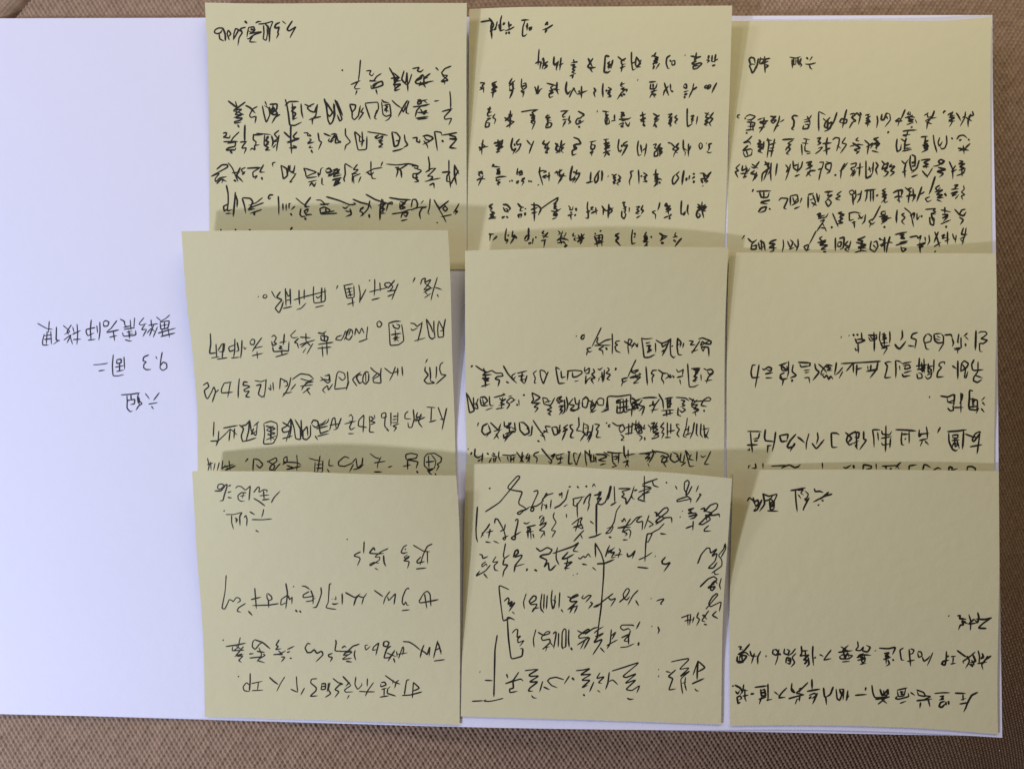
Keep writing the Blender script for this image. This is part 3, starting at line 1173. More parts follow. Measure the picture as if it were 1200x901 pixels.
S 267,-38 258,-22
S 83,28 120,60 110,100 104,138
S 98,82 152,48 128,92
S 192,8 148,20 192,40 148,60 202,50 163,92
S 171,8 176,102
S 138,108 192,122
W 850 160 6.4375
S 1002,8 983,30 1012,36
S 938,76 1000,60 1042,66
S 958,48 1022,90 968,100 1012,122
S 988,132 1012,108
S 808,27 830,9 862,14 855,60 838,112
S 843,68 872,92
S 907,8 878,51 917,59 868,128
S 688,17 722,9 698,40 722,50 693,67
S 678,132 710,110 737,78 698,92
S 771,8 760,60 765,143
S 733,56 802,49
S 792,88 738,112
S 588,18 637,26
S 578,49 627,56
S 574,58 580,143
S 600,68 600,111 642,116
S 613,131 647,127
S 611,28 604,72
S 428,26 522,19
S 512,28 468,55 502,61
S 453,107 470,79 492,95 458,131 482,137
S 491,58 474,82
S 318,13 330,50 314,163
S 372,18 360,80 343,158
S 328,66 382,48
S 333,91 372,84
S 328,111 367,109
S 308,29 352,31
S 248,28 272,40 238,60 282,60 243,80 287,85 243,110 282,127
S 258,23 266,122
S 291,38 284,102
S 202,-2 170,30 133,51 182,39 192,62
S 172,68 128,111 192,94 207,106
S 133,118 150,157 197,140 202,108
S 158,108 172,152
W 1000 160 6.4375
S 723,188 750,250 750,323
S 772,218 738,272 782,248
S 798,184 832,190 788,210 847,205 798,230 842,240 793,257
S 778,297 830,280 847,238
S 815,188 821,303
S 692,188 660,174 638,190 665,212 692,183 640,220 598,227
S 638,234 702,250 628,265 682,280 648,308
S 508,181 582,169
S 582,173 528,200 572,210 518,230 572,231
S 545,188 551,242
S 597,238 560,302 528,268
S 518,258 562,312
S 363,183 390,210 417,173
S 397,203 385,250 390,313
S 368,272 402,258
S 431,143 425,200 440,262 457,250
S 438,138 467,150 465,232
S 497,178 480,240 438,277
S 438,307 487,289
S 438,201 467,194
S 443,227 462,219
S 213,183 240,215 262,193
S 232,208 213,251 262,229 233,260 267,270 240,302 223,301
S 292,208 268,231 317,224 278,260 312,270 273,302
S 267,198 243,252
S 95,183 95,260 95,318 130,301 142,278
S 118,228 131,272
S 108,252 142,238
S 151,193 145,282
S 168,193 187,220 168,250 182,292
W 850 160 6.4375
S 943,211 992,199 980,230 943,241 972,272
S 977,248 943,302
S 1017,198 1009,303
S 988,242 1042,229
S 958,302 987,258
S 902,203 875,250 869,318
S 922,198 885,250 858,262
S 828,285 832,300
S 708,196 742,194 735,225 720,260 704,333
S 698,252 737,238
S 802,198 758,210 755,241 790,262 802,208 758,189
S 792,263 763,282
S 608,201 657,189 618,220 662,220 603,252
S 641,193 640,252
S 682,258 640,260 608,303
S 618,268 647,302
S 453,213 475,240 458,262
S 492,208 480,260 453,333
S 458,272 492,238
S 510,183 515,241 545,261 551,198
S 582,188 575,230 538,272
S 523,302 562,288
S 518,222 547,213
S 293,216 332,199 315,237
S 298,188 332,240 278,280 274,343
S 322,248 288,332
S 346,198 340,270 345,338
S 391,203 379,298
S 347,248 318,292
S 257,188 220,241 193,229
S 198,208 247,242
S 222,258 188,281 242,289 203,338
S 237,268 213,322
S 112,208 78,240 102,260 73,266 96,313
S 131,218 123,261 167,239 138,313
S 153,218 165,272 187,238
S 113,281 172,279
S 133,311 162,299
W 1000 160 6.4375
S 831,368 837,400 813,420 842,440 813,450 826,478
S 758,371 792,364 753,402
S 738,401 797,394
S 733,432 792,414 738,450 782,440
S 768,472 797,438
S 652,368 618,390 635,412 657,383
S 613,422 682,399 623,440 677,440 628,465 682,461
S 628,478 667,492
S 688,428 702,452
S 618,300 590,390 570,440
S 578,455 540,470 560,495 590,480
S 388,383 430,420 420,440 414,503
S 442,388 408,400 442,422
S 398,452 472,438 443,493
S 450,393 455,472
S 517,378 500,430 478,493
S 537,418 498,442
S 298,427 330,410 372,404 360,452
S 308,462 340,450 372,461
S 340,408 345,503
S 328,478 357,492
S 247,393 213,410 247,420 213,435 257,440 213,455 252,460 208,503
S 230,398 235,502 262,489
S 83,411 172,399
S 106,398 100,460 88,493
S 130,398 130,493
S 150,398 150,492
S 173,452 187,438
S 15,403 20,450 -2,493
S 62,408 50,470 28,502
S 28,442 62,428
W 850 160 6.4375
S 933,416 960,404 977,430 945,441 933,418
S 960,438 965,518
S 748,421 812,414
S 782,418 768,451 812,439 763,472
S 753,489 775,532 802,500 780,473 753,491
S 877,413 838,440 872,450 828,470 867,481
S 625,448 624,543
S 623,441 667,428
S 658,438 682,500 658,533
S 688,428 700,502 711,438
S 638,482 667,468
S 648,498 692,522
S 402,485 420,465 475,468 440,542 462,549
S 490,448 490,522
S 490,450 542,439 551,490 498,522
S 508,458 520,502 542,468
S 518,547 562,529
S 577,463 564,502
S 233,415 347,411
S 258,418 270,461 320,461 332,418
S 290,418 290,472
S 268,491 347,479 258,500 322,511
S 248,572 270,540 312,529 300,562 258,576
S 328,543 342,552
S 212,398 202,420
W 1000 160 6.4375
S 763,548 800,590 822,602
S 847,549 818,555 798,591 832,600 852,568
S 798,608 832,630 804,668
S 690,533 690,582
S 658,554 737,571
S 668,589 722,590 663,620 717,600 678,642
S 658,662 710,640 737,629
S 699,673 701,692
S 543,551 627,544 598,560 627,570 578,585 622,586
S 574,608 580,661 605,672 612,618 573,610
S 588,588 602,642
S 383,538 430,575 440,610 455,683
S 428,602 462,573 455,622
S 480,578 480,632 502,598
S 508,598 522,607
S 331,553 325,600 325,653
S 387,579 363,590 392,611 363,640 387,667
S 242,563 213,570 208,590 242,591 241,568
S 193,606 267,599 203,625 287,614
S 213,642 262,623 208,662
S 228,678 242,690
S 205,520 165,600 140,640
S 150,620 115,640 140,665 165,645
S 135,650 120,686
S 92,588 85,640 63,663
S 38,588 60,622 77,598
S 33,622 62,608
W 850 160 6.4375
S 936,573 935,637 972,624
S 928,581 975,570 1022,581
S 970,638 975,693
S 953,652 987,643
S 808,578 830,630 852,683
S 882,569 848,580 902,590 858,610 892,620 848,640 892,650 838,662
S 870,578 870,652
S 807,692 798,678
S 688,592 722,579 698,610 752,594
S 698,622 760,610 777,578
S 713,642 752,624 720,670 688,718
S 718,691 752,690 762,718
S 728,648 747,682
W 1000 160 6.4375
S 831,688 813,741 862,739
S 851,688 840,760 803,771
S 837,758 819,818
S 748,733 755,760 772,792
S 776,743 769,803
S 808,778 837,802
S 613,718 630,760 652,833
S 642,718 620,770 608,803
S 608,832 662,798
S 663,751 692,739 668,770 702,764
S 710,718 710,813
S 688,792 727,773
S 613,863 622,872
S 423,761 480,750 490,772 512,743 500,792
S 478,822 552,798 488,840 532,829
S 501,798 505,883
S 540,758 545,792
S 570,743 576,790 558,822
S 313,741 360,730 407,721
S 348,746 387,739 353,770 392,771 348,743
S 318,822 360,810 407,799
S 358,828 370,872 402,849 368,839
S 348,802 412,788
S 208,832 242,808
S 198,822 262,798
S 213,778 237,790 213,812
S 236,758 235,873
S 277,753 255,830 249,883
S 263,798 297,801
S 135,788 124,850 160,872 187,830 175,788 148,801
S 148,818 172,842
S 193,768 212,782
S 92,754 58,770 28,780 77,790 38,812
S 18,798 102,820 28,840 97,841
S 8,877 60,860 102,866
S 61,798 54,873
W 850 160 6.4375
S 927,788 898,820 937,830 898,850 932,872
S 947,788 928,862
S 830,763 830,863
S 858,771 897,759 890,840 863,852
S 848,801 877,794 870,831 848,831 849,799
S 732,753 708,770 732,791 762,778
S 693,802 762,789 708,820 777,820 718,850 762,851
S 738,868 762,877
S 685,712 650,780 632,815
S 632,815 590,830 610,860 640,850
S 630,820 612,868
S 435,778 440,820 429,873
S 468,788 490,842 512,800 488,778
S 547,773 551,820 534,863
S 518,808 547,852
S 478,852 522,838
S 387,779 348,790 328,810 382,810 323,840 387,841
S 358,798 366,860 333,872
S 168,768 200,800 217,788
S 237,778 200,810 193,851 230,851 237,818 198,831
S 248,798 260,852 292,828
S 258,788 290,800 301,863
S 270,778 275,863
S 145,745 125,775
N M1 handwriting
W 375 320 7.5
S 883,102 895,55 927,44 918,85 977,54 945,110 908,150 992,130
S 918,88 977,132 908,172
S 1031,36 1012,100 990,170 974,243
S 1012,128 1040,135 1073,147
S 918,218 977,178
S 923,168 947,192
S 1028,188 1042,212
S 835,40 815,83
S 657,62 600,132 568,112 570,88 612,84 642,122 608,162
S 687,92 655,170 629,238
S 588,162 672,149
S 593,207 647,184
S 480,52 481,130 475,202
S 433,167 500,150 592,129
S 525,83 530,162
S 453,237 527,219
S 430,62 440,70
S 203,112 292,94
S 213,115 235,222 302,216 296,108
S 228,142 287,131
S 233,172 287,160
S 243,197 292,188
S 250,128 271,212
S 238,277 307,255
S 283,222 291,297
S 340,103 353,180 349,262
S 404,142 370,210 343,257
S 156,108 143,143
S 933,403 945,480 960,562 985,582 1012,560
S 1000,418 1000,500 1012,572
S 938,408 975,470 992,522
S 1102,403 1085,490 1085,562 1038,566 1033,500 1040,428
S 1043,418 1070,470 1086,502 1053,511
S 793,440 830,445 852,472 892,438
S 897,428 885,500 858,602
S 798,488 810,506 862,480
S 828,597 927,569
S 603,438 610,540 615,637 690,631 737,596 725,500 716,448
S 603,440 660,424 712,424
S 638,450 650,480 690,491 702,460 668,448
S 623,542 717,529
S 638,577 702,564
S 660,498 666,602
S 682,548 648,602
S 653,558 692,602
S 520,420 498,440 505,472 530,475 545,445 520,420 510,428
S 418,470 412,530 405,590
S 340,606 422,577
S 305,545 315,480 345,538 365,480 388,532
S 285,545 260,588 228,578 232,520 255,492 282,500 288,540
S 252,498 235,545 210,592
S 225,505 205,560 185,592 135,585 150,560 195,545
S 268,500 250,550
S -20,525 25,533 55,510
S 5,548 72,560 62,600 10,590 5,552
S 35,530 40,602
S -18,627 118,608
S -22,662 100,650
S 18,640 25,738
S 58,600 63,722
W 225 320 7.5
S 1068,117 1065,190 1070,267 1172,250 1166,128
S 893,237 1000,205 1100,180 1182,158
S 1088,205 1105,222 1142,190 1130,242
S 1140,128 1134,262
S 1083,302 1162,284
S 940,148 940,210 946,283
S 986,143 985,232
S 918,322 960,310 1003,263
S 698,158 720,200 737,222
S 777,163 740,215 792,235 760,270 728,310 765,353 792,290 802,248
S 820,133 826,292
S 861,138 866,282
S 828,160 845,212 862,178
S 828,242 862,234
S 798,312 880,294
S 650,188 628,195 622,215 645,222 660,205 650,188
S 580,206 586,210
S 913,502 863,550 885,571 932,564
S 937,573 898,610 932,619
S 923,617 937,662
S 1001,528 1000,600 1017,602
S 943,632 1010,608 1083,588
S 948,563 1042,570
S 958,652 1012,608 1042,642
S 973,702 1002,658
S 1062,618 1008,713
S 698,562 720,544 742,570 718,610 747,620 708,641 698,598
S 811,533 805,610 800,632
S 768,612 832,599
S 708,648 715,692 830,682 847,690 852,598
S 768,638 792,650 758,661 802,671
S 733,737 847,704
S 785,678 791,722
S 614,566 560,640 528,692
S 510,602 530,579 552,590 545,632 513,625 508,600
S 538,662 622,644
S 526,727 624,704
S 570,688 576,753
S 376,577 375,680 364,742
S 382,628 320,652 330,692 382,670
S 343,747 422,739
S 395,608 411,682 383,690
S 439,588 435,680 427,748
S 453,648 465,672 477,653
S 160,528 165,620 152,708 217,700
S 210,623 216,742
S 168,747 242,734
S 228,682 260,625 287,619 280,692 233,690
S 275,618 264,753
S 218,757 312,744
W 375 430 6.93
S 890,0 897,60 895,112
S 895,112 935,130 870,136 843,110 880,65 850,30 855,-5
S 945,-5 945,50 940,95
S 1000,-40 975,-20 970,20 985,62 1025,65 985,100 940,140
S 872,-65 855,-30
S 523,8 575,50 602,52
S 612,-2 590,60 563,113
S 630,8 630,72
S 665,-4 671,72
S 598,45 642,34
S 408,3 445,40 492,62
S 496,8 490,70 496,132 435,126 428,100 482,70 468,48 420,95
S 395,45 370,38 350,70 345,120 370,142 395,110 395,50
S 370,50 372,130
S 340,65 310,60 295,90 320,135 345,120
S 300,155 260,100 330,40
S 118,178 135,60 150,34 197,50 206,90 180,111 148,78
S 118,180 217,170 237,118
S 222,36 228,120 213,188
S 38,70 77,69 70,111 38,100 -2,112
S 3,80 60,132 82,120 76,58 43,75
S 102,138 68,192 60,148 18,186 42,213
W 225 430 6.93
S 813,102 880,54 952,64 988,97
S 878,94 950,116 988,98
S 967,108 908,150 888,188
S 878,157 982,144
S 918,128 988,120
S 898,212 962,168 928,180 962,228
S 718,88 711,182
S 720,93 772,120 777,150 748,161
S 743,122 772,110
S 802,83 790,150 765,200 733,243
S 738,217 812,204
S 843,138 798,192
S 508,110 560,120 602,104
S 602,98 595,180 584,253
S 518,152 562,140 545,190 538,222 570,246 592,223
S 656,123 662,192
S 618,168 642,192 635,138
S 384,93 375,180 374,253
S 452,125 420,119 413,150 445,150 472,160 418,185 430,201 467,194 433,240 472,246
S 322,123 260,130 238,180 238,212 332,204
S 311,128 300,190 289,248
S 88,150 125,124 137,160 98,190 110,240 125,262 160,200 176,158 192,200 163,288
S 217,183 188,212
S 800,418 805,500 788,582
S 805,423 830,500 840,582 882,590 880,500 833,423
S 885,428 891,562
S 900,508 900,582 930,591 962,560 962,468
S 903,522 935,478 941,562
S 733,448 770,470 802,492
S 802,418 770,480 728,500 740,532 792,520 812,438
S 733,582 817,559
S 790,518 763,608
S 583,458 590,540 578,627 660,621 692,560 692,458 640,439 583,457
S 598,478 682,500 618,522
S 662,478 598,512 682,540 608,551
S 682,558 598,592
S 613,538 672,592
S 640,478 640,602
S 383,468 420,500 398,560 410,607 462,590
S 398,480 440,470 472,428
S 466,433 460,520 438,602
S 470,438 480,520 520,562 531,448
S 500,498 478,552 522,518
S 438,602 522,574
S 543,443 498,482
S 253,496 372,474
S 345,498 340,582
S 310,508 299,602
S 198,612 270,545 310,500 367,552
S 178,443 175,510 172,567
S 148,602 217,599
S 217,518 212,600 193,643
S 968,462 985,429 1022,440 1027,480 1000,491 973,468
S 1042,542 1030,470 1060,460 1092,428
S 1008,502 1102,479
S 1018,562 1112,539
S 998,558 1022,593
S 948,739 1000,755 1052,761
S 1040,718 1030,780 1020,852 995,856 1000,768
S 1062,758 1060,852 1018,856
S 1008,792 1062,789
S 1008,822 1062,819
S 850,713 856,780 849,842
S 745,792 744,740 772,724 772,770 733,792
S 738,770 850,775 887,792
S 768,798 832,820 758,832 887,804
S 608,772 682,734 692,760 640,800 628,832 662,836 672,798 608,760
S 718,783 690,810 663,853
S 500,743 494,848
S 500,745 540,750 577,790 550,822 518,788
S 456,740 432,770
S 258,812 342,789
S 268,837 357,799
S 300,758 311,842
S 250,758 240,832 270,798 292,822
S 221,773 204,843
S 124,738 140,800 129,843
S 150,768 155,841
S 123,792 172,779
S 187,778 174,841
W 375 430 6.93
S 76,748 70,800 112,801
S 58,828 82,863
S 1028,332 990,510
S 958,325 1000,440
S 975,425 1010,420
S 865,325 938,330
S 905,330 900,445
S 885,447 945,432
S 717,358 690,380 688,420 742,421
S 756,343 765,420 745,492 718,490 713,448
S 792,368 778,410 832,399
S 852,408 768,442
S 822,378 798,450 832,493
S 768,432 802,408
S 498,412 500,378 532,369 537,410 498,412
S 530,398 523,480 562,522 538,511
S 575,368 575,482
S 632,368 630,452 578,450
S 593,402 632,399
S 588,427 627,424
S 642,458 588,480 622,490 598,523
S 357,388 315,430 308,480 382,491
S 357,393 349,533
S 400,398 405,480 399,527 442,531
S 408,400 437,420 408,440 452,450 403,472
S 440,388 446,422
S 233,402 250,383 267,410 262,440 233,441
S 198,462 292,439
S 262,438 238,490 250,511 287,489
S 228,541 277,541
S 78,512 100,420 120,409 131,502
S 78,472 167,459
S 172,413 140,500 108,511
S -2,482 60,450 72,418
S -2,542 77,514
S 848,738 845,800 880,831 930,822 942,760 902,708
S 843,740 870,704 930,699 988,735 982,770 948,790 967,800 944,843
S 880,718 885,822
S 858,772 932,764
S 868,842 922,824 878,850 912,877
S 933,863 946,880
S 700,752 694,710 740,699 792,710 782,740 700,751 777,764 797,770 779,823
S 673,806 740,792
S 710,758 712,832
S 783,843 797,860
S 553,813 588,803
S 405,702 450,735 494,747
S 438,777 534,764
S 497,728 470,780 464,823
S 438,851 502,851
S 237,740 200,724 148,770 153,801 200,806 260,780 292,738
S 272,788 238,853
S 292,738 302,820 342,790 347,733
S 268,832 320,821 357,788
N M2 handwriting
W 690 380 7.5
S 963,130 1000,119 1077,150 1070,176 1018,170 998,148 978,190 1062,144
S 983,200 1052,200 1056,284
S 985,198 1005,242 1022,188
S 878,145 922,149 888,180 937,180
S 977,143 940,200 903,258
S 898,242 962,224
S 720,123 715,200 720,272 745,296 762,280
S 728,188 737,197
S 780,118 775,200 785,267 822,270
S 768,192 802,168
S 782,123 812,160 800,202
S 834,163 825,208
S 588,138 640,170 692,150 712,128
S 640,158 645,202 692,168
S 712,128 680,210 643,278
S 638,242 682,214
S 463,118 475,200 485,292 530,291 583,264
S 463,123 495,130 562,124
S 585,163 588,248
S 503,192 547,184 518,220 557,225 508,252 542,208
S 498,167 542,159
S 525,188 531,252
S 308,148 360,180 382,140 348,128 343,200 351,263
S 348,180 390,191 402,158 373,212
S 408,168 425,202 432,163
S 205,80 208,180 205,265
S 275,145 240,150 230,170 255,180 228,195 240,235 280,250
S 82,113 68,160 90,176 130,150 150,140 202,129
S 48,186 192,184
S 132,193 83,220 120,230 126,273
S 148,203 162,227
S 110,28 60,130 25,200
S 20,205 -20,215 0,245 30,235
S -15,240 -20,275
S 1038,402 1077,394 1097,420 1058,441 1038,408
S 1097,428 1050,460 1033,518
S 1018,496 1087,489
S 1008,389 1047,406
S 868,345 875,450 882,552 930,548 965,530
S 918,402 977,394 933,430 962,420 918,460 957,465 908,502 952,489
S 985,438 988,497
S 898,391 982,384
S 940,398 934,512
S 768,393 785,422 820,404 832,393 820,452
S 773,467 832,454
S 798,483 809,531
S 608,398 650,430 692,431
S 650,428 638,480 660,510 655,528
S 692,428 702,460 668,481
S 715,438 708,472 742,448
S 743,472 749,453
S 502,370 508,450 515,535
S 600,405 560,405 548,435 575,445 555,470 560,520
S 380,388 374,420 400,431 442,398 378,415
S 437,428 462,440 358,466
S 358,472 462,459 400,510 388,521 442,509
S 408,438 432,492
S 415,310 370,400 340,470
S 340,470 290,480 300,510 340,490
S 300,500 285,545
S 240,382 232,405
S 78,389 95,402 122,378
S 162,378 182,400 148,430 192,440 158,480 187,491
S 115,418 120,513
S 137,398 130,503
S 98,462 142,448
S 92,468 84,503
W 540 380 7.5
S 1090,92 1062,100 1055,128 1075,130 1086,110 1085,95
S 1012,104 1018,106
S 1090,373 1084,420 1132,379 1125,432 1088,430
S 1100,448 1094,528 1110,490 1152,458
S 1162,388 1177,420 1148,440 1182,470 1143,481 1167,523
S 945,408 938,470 933,493
S 933,411 1000,404 1062,410 1067,430 1020,460 983,466 980,418
S 998,502 1037,494
S 833,373 845,450 860,522 917,515
S 833,375 872,397
S 880,408 885,472 922,459
S 942,403 935,472
S 768,415 745,470 725,528 700,460 695,400 735,410 750,440
S 668,405 635,430 655,470 645,520 665,515
S 493,431 582,409
S 503,457 562,449
S 540,428 530,490 557,523
S 582,448 560,523
S 518,492 572,479
S 373,363 410,430 450,480 493,518
S 482,428 448,450 455,492 482,458
S 398,503 422,517
S 268,404 310,430 362,429 372,455 318,460 298,480 342,490 325,548
S 128,363 180,400 233,421
S 200,383 211,442
S 277,403 210,430 188,450 272,440
S 183,477 257,474 193,490 252,500 188,464
S 178,547 257,524
S 215,438 216,553
S 103,360 88,378
W 690 455 7.5
S 878,84 930,115 1010,110 1062,110 1074,90 1050,77 1010,100 983,150 1037,160
S 920,88 898,150 962,140 918,180 972,190 908,217
S 933,208 941,243
S 967,182 898,160 952,98
S 1010,188 1016,207
S 763,79 850,85 884,112
S 808,102 847,110 818,140 852,150 803,162
S 785,168 780,232 812,246
S 820,168 852,190 818,211 793,188
S 613,48 650,110 656,184
S 668,92 742,79
S 678,112 722,99 688,140 732,130 688,170 722,165
S 638,196 752,189
S 648,237 742,214
S 680,188 686,248
S 710,183 716,238
S 690,88 690,182
S 720,83 714,172
S 528,157 567,139
S 470,85 540,80 602,82
S 622,93 580,150 553,218
S 543,192 612,184
S 565,108 560,152 602,128
S 368,88 430,110 462,84
S 442,93 378,130 452,140 373,160 442,180 378,108 432,172 400,88
S 470,98 438,150 492,160 464,238
S 380,168 374,248
S 348,192 432,169
S 482,158 438,202
S 370,55 260,72 165,68 150,190
S 370,55 365,120 400,200
S 380,80 420,120 370,140 410,190
S 238,112 272,99 233,130 292,88
S 238,132 352,109
S 250,148 245,217 300,211 311,138
S 275,93 275,208
S 300,88 310,212 352,199
S 330,88 330,192 362,179
S 248,172 352,159
S 73,102 100,84 132,95 127,150 80,146 73,102
S 160,78 170,192 128,185
S 108,207 177,189
S -2,108 30,120 52,150 8,141
S 67,108 55,160 8,218
S 987,308 980,402 1002,432
S 950,308 944,400 962,422
S 1010,318 1020,443 1057,358
S 998,362 1062,349
S 1018,398 1052,443
S 866,258 855,340 828,422 862,431
S 838,372 882,349
S 848,412 902,389
S 927,298 915,380 888,443
S 880,328 869,402
S 797,320 768,314 775,340 797,360 773,400 797,432
S 757,368 688,382
S 720,308 720,402
S 690,298 690,422
S 668,432 722,430
S 662,298 628,340 662,350 638,390 662,395 638,443
S 543,312 582,299 558,340 612,330 543,362
S 548,338 612,360 558,390 622,390 568,422
S 602,298 558,380 622,420 558,447
S 548,442 612,429
S 518,318 547,350 540,382
S 415,278 408,350 430,392 472,350 440,310 398,322
S 378,308 450,340 472,390 418,401
S 398,362 462,328
S 440,288 440,402
S 490,318 480,362 502,349
S 438,408 472,430 443,463
S 490,428 493,458
S 203,299 250,330 302,320 317,360 280,391 263,350 302,308
S 350,308 350,412
S 318,347 392,329
S 318,402 392,389
S 278,402 312,430 278,456 312,456
S 382,298 374,402
S 190,318 172,325 175,342 192,335
S 150,302 162,308
S 48,313 97,320 63,360 82,375 63,430 107,431
S 1072,553 1040,620 1013,667 1057,666
S 983,588 1000,607 1032,588
S 848,543 870,620 885,687 927,681
S 952,553 945,642
S 850,543 892,602
S 902,578 878,620 922,631
S 725,568 713,620 750,651 792,630 782,580 733,559
S 810,568 800,642 832,650 842,578
S 852,648 808,683
S 768,588 792,622
S 638,559 690,575 707,600 648,610 638,651 702,640
S 628,602 650,588 692,620 658,660 682,693
S 442,575 500,570 590,552 680,568
S 572,558 560,600 528,652
S 498,581 542,574 488,620 542,600 508,642
S 518,658 532,688
S 553,538 592,572
S 308,503 310,580 332,622
S 308,592 407,574
S 345,538 345,612
S 298,652 352,629 318,693
S 328,638 352,693
S 158,559 240,570 302,564
S 203,568 210,650 247,682
S 265,568 260,662
S 213,602 252,594 245,621 218,621
S 203,692 252,679
S 58,579 130,580 162,600 108,620 78,631 152,641
S 58,598 65,652
S 98,672 152,659
S 22,578 15,642 62,641
S 128,558 182,592
W 540 455 7.5
S 1068,102 1100,74 1122,100 1105,172 1068,161 1068,102
S 1138,158 1150,212 1192,189
S 1157,98 1138,170 1187,138
S 838,112 850,84 892,69 858,100 902,110 843,132
S 930,78 940,150 928,203
S 987,88 948,140 1002,150 958,185 1022,191
S 1000,78 1010,142 1052,129
S 1042,98 1030,192
S 958,192 990,201 1052,168
S 858,162 902,149 868,190 897,190 863,233
S 843,98 872,142
S 910,98 915,202 888,227
S 927,73 941,150 930,182
S 718,78 730,140 790,151 827,78
S 718,80 760,90 777,132
S 738,122 792,109
S 768,148 802,170 753,190 802,200 758,222
S 768,218 792,237
S 623,38 640,100 618,130 702,130
S 625,38 702,80 638,122
S 692,128 638,165 682,170 648,213
S 545,62 560,55 558,68
S 403,182 432,140 398,120 440,79 472,100 428,132 482,98
S 418,71 452,64
S 488,138 502,152
S 508,98 513,152
S 288,81 392,54 368,44
S 338,84 360,112 402,88 343,130 392,140 328,152
S 367,78 355,182
S 308,182 382,169
S 168,88 180,152 242,151
S 168,81 210,74 237,110 200,142 190,88
S 250,68 255,152 292,151
S 218,192 282,169
S 48,38 60,110 75,217 122,195 58,48
S 110,78 115,172 152,181 140,130 108,141
S 152,88 130,162
S 1035,252 1040,330 1013,370 1062,376
S 1080,298 1075,380 1110,422 1122,330 1080,309
S 1088,352 1122,339
S 1162,318 1150,402
S 1060,378 1092,400 1048,463
S 1152,398 1118,473
S 1098,392 1152,379 1108,452
S 987,318 958,325 965,350 987,370 968,400 963,432 997,433
S 942,318 898,350 942,360 888,380 937,370
S 922,378 888,458
S 872,318 860,402 882,358
S 798,342 820,412 852,400 845,338 798,342
S 633,278 680,350 730,420 742,463
S 792,338 738,330 762,380 718,370 772,390
S 698,408 740,431 713,398 762,368
S 673,458 692,470
S 513,299 520,370 560,411 602,390 592,340 550,299 513,299
S 627,328 620,412 588,416
S 578,348 602,362
S 380,288 384,340 432,320 442,298 398,350 452,340
S 373,402 380,442 422,398
S 420,298 431,402
S 472,298 480,382 438,391
S 388,402 472,369 408,430 383,468
S 448,348 492,362
S 258,298 330,370 352,308
S 288,377 362,359
S 342,368 288,448
S 308,398 332,443
S 237,308 193,330 183,380 210,411 262,380 240,318
S 267,383 240,400 224,428
S 155,300 145,335
S 1090,543 1095,610 1106,683
S 1090,548 1132,590 1141,652
S 1130,538 1135,622
S 1167,578 1170,642 1138,640
S 1055,560 1035,610 1015,680 995,620 990,565 1025,575
S 938,558 965,562
S 952,560 946,665 985,658
S 833,591 912,569
S 843,622 902,609
S 882,588 870,662
S 848,662 892,649
S 838,598 850,632
S 708,528 750,580 802,640 790,661 768,638
S 832,588 788,600 832,569 798,632
S 688,558 648,570 638,590 672,610 665,658
S 488,558 520,600 552,652
S 540,558 535,652
S 552,588 518,652
S 592,568 568,620 612,600 578,652
S 602,578 600,657
S 363,584 440,590 492,579
S 408,598 420,642
S 440,598 440,652
S 465,598 465,652
S 428,642 482,598
S 228,568 247,582
S 278,568 302,582
S 248,652 272,608
S 290,608 290,652
S 312,598 300,652
S 335,553 330,600 352,642
S 268,588 322,601
S 125,528 120,590 150,611 187,589
S 192,568 185,653
S 148,642 182,618
S 97,560 86,585
S 62,532 68,536
N M3 handwriting
W 1000 370 7.5
S 1078,128 1075,220 1072,303
S 1098,152 1120,140 1162,140 1177,160 1140,190 1118,201 1182,215 1140,246 1108,240 1110,312 1137,316
S 800,170 860,165 870,200
S 868,198 881,240 869,272
S 927,158 915,242 930,230
S 946,188 946,250 950,282 883,286
S 938,294 885,297
S 915,288 918,333
S 1003,153 968,182
S 983,183 1012,212
S 985,243 987,270
S 713,160 772,155
S 708,160 715,220 745,241 792,235 792,180 770,158
S 733,178 767,196
S 723,203 762,216
S 797,238 770,280 748,315
S 642,163 618,200 623,241 682,225 687,180 660,159 640,165
S 625,233 640,292 667,296
S 565,147 520,160 505,195 555,210 540,290
S 480,262 540,270
S 428,126 433,185 413,217
S 363,248 385,280 407,292 435,260 464,221
S 235,138 228,200 240,242 307,235
S 319,136 323,200 317,242
S 238,240 260,276 322,259
S 248,162 287,170 253,190 297,195 248,212
S 270,148 272,272
S 243,287 302,279 263,343
S 128,171 212,174
S 133,188 150,222 207,205 200,158
S 180,143 185,240 183,313
S 148,183 165,202 212,189
S 13,198 30,241 60,235 107,215 60,205 18,211
S 71,148 75,210 97,227
S 40,243 45,328
S 13,283 25,306 52,299
S 1038,418 1045,470 1060,481 1143,474
S 1062,383 1033,442
S 1096,403 1095,490 1058,540 1055,571 1090,587 1132,558
S 1068,523 1137,547
S 943,492 950,420 975,394 1012,420 1000,450 943,492
S 958,428 987,470 975,542 990,546 1007,488
S 918,393 918,558
S 868,438 907,467
S 802,427 802,404 765,410 748,435 777,455 743,490 733,541 797,534
S 709,383 705,498
S 660,418 655,502 692,478 648,450 702,440
S 692,488 680,542 650,556 628,528
S 648,522 692,498
S 580,368 575,472
S 548,442 652,429
S 558,472 642,459
S 600,408 605,502 632,428 588,482
S 558,508 565,552 607,545 600,510 568,499
S 620,378 625,502
S 370,393 375,470 372,548
S 370,393 405,400 427,417
S 405,438 410,482
S 428,422 512,404
S 438,440 492,430 502,460 448,470 460,438
S 443,502 512,484
S 428,508 440,536 502,524
S 273,413 320,403 337,411
S 275,412 300,440 290,490 273,547 332,540
S 240,400 120,408 -110,420
S 215,410 205,470 145,548
S 215,470 110,490
S 155,430 150,490
S 125,440 130,480
S 1052,660 1020,654 1020,720 1014,790 1020,822 1087,830 1092,740 1018,729
S 1038,752 1067,744 1043,775 1072,781
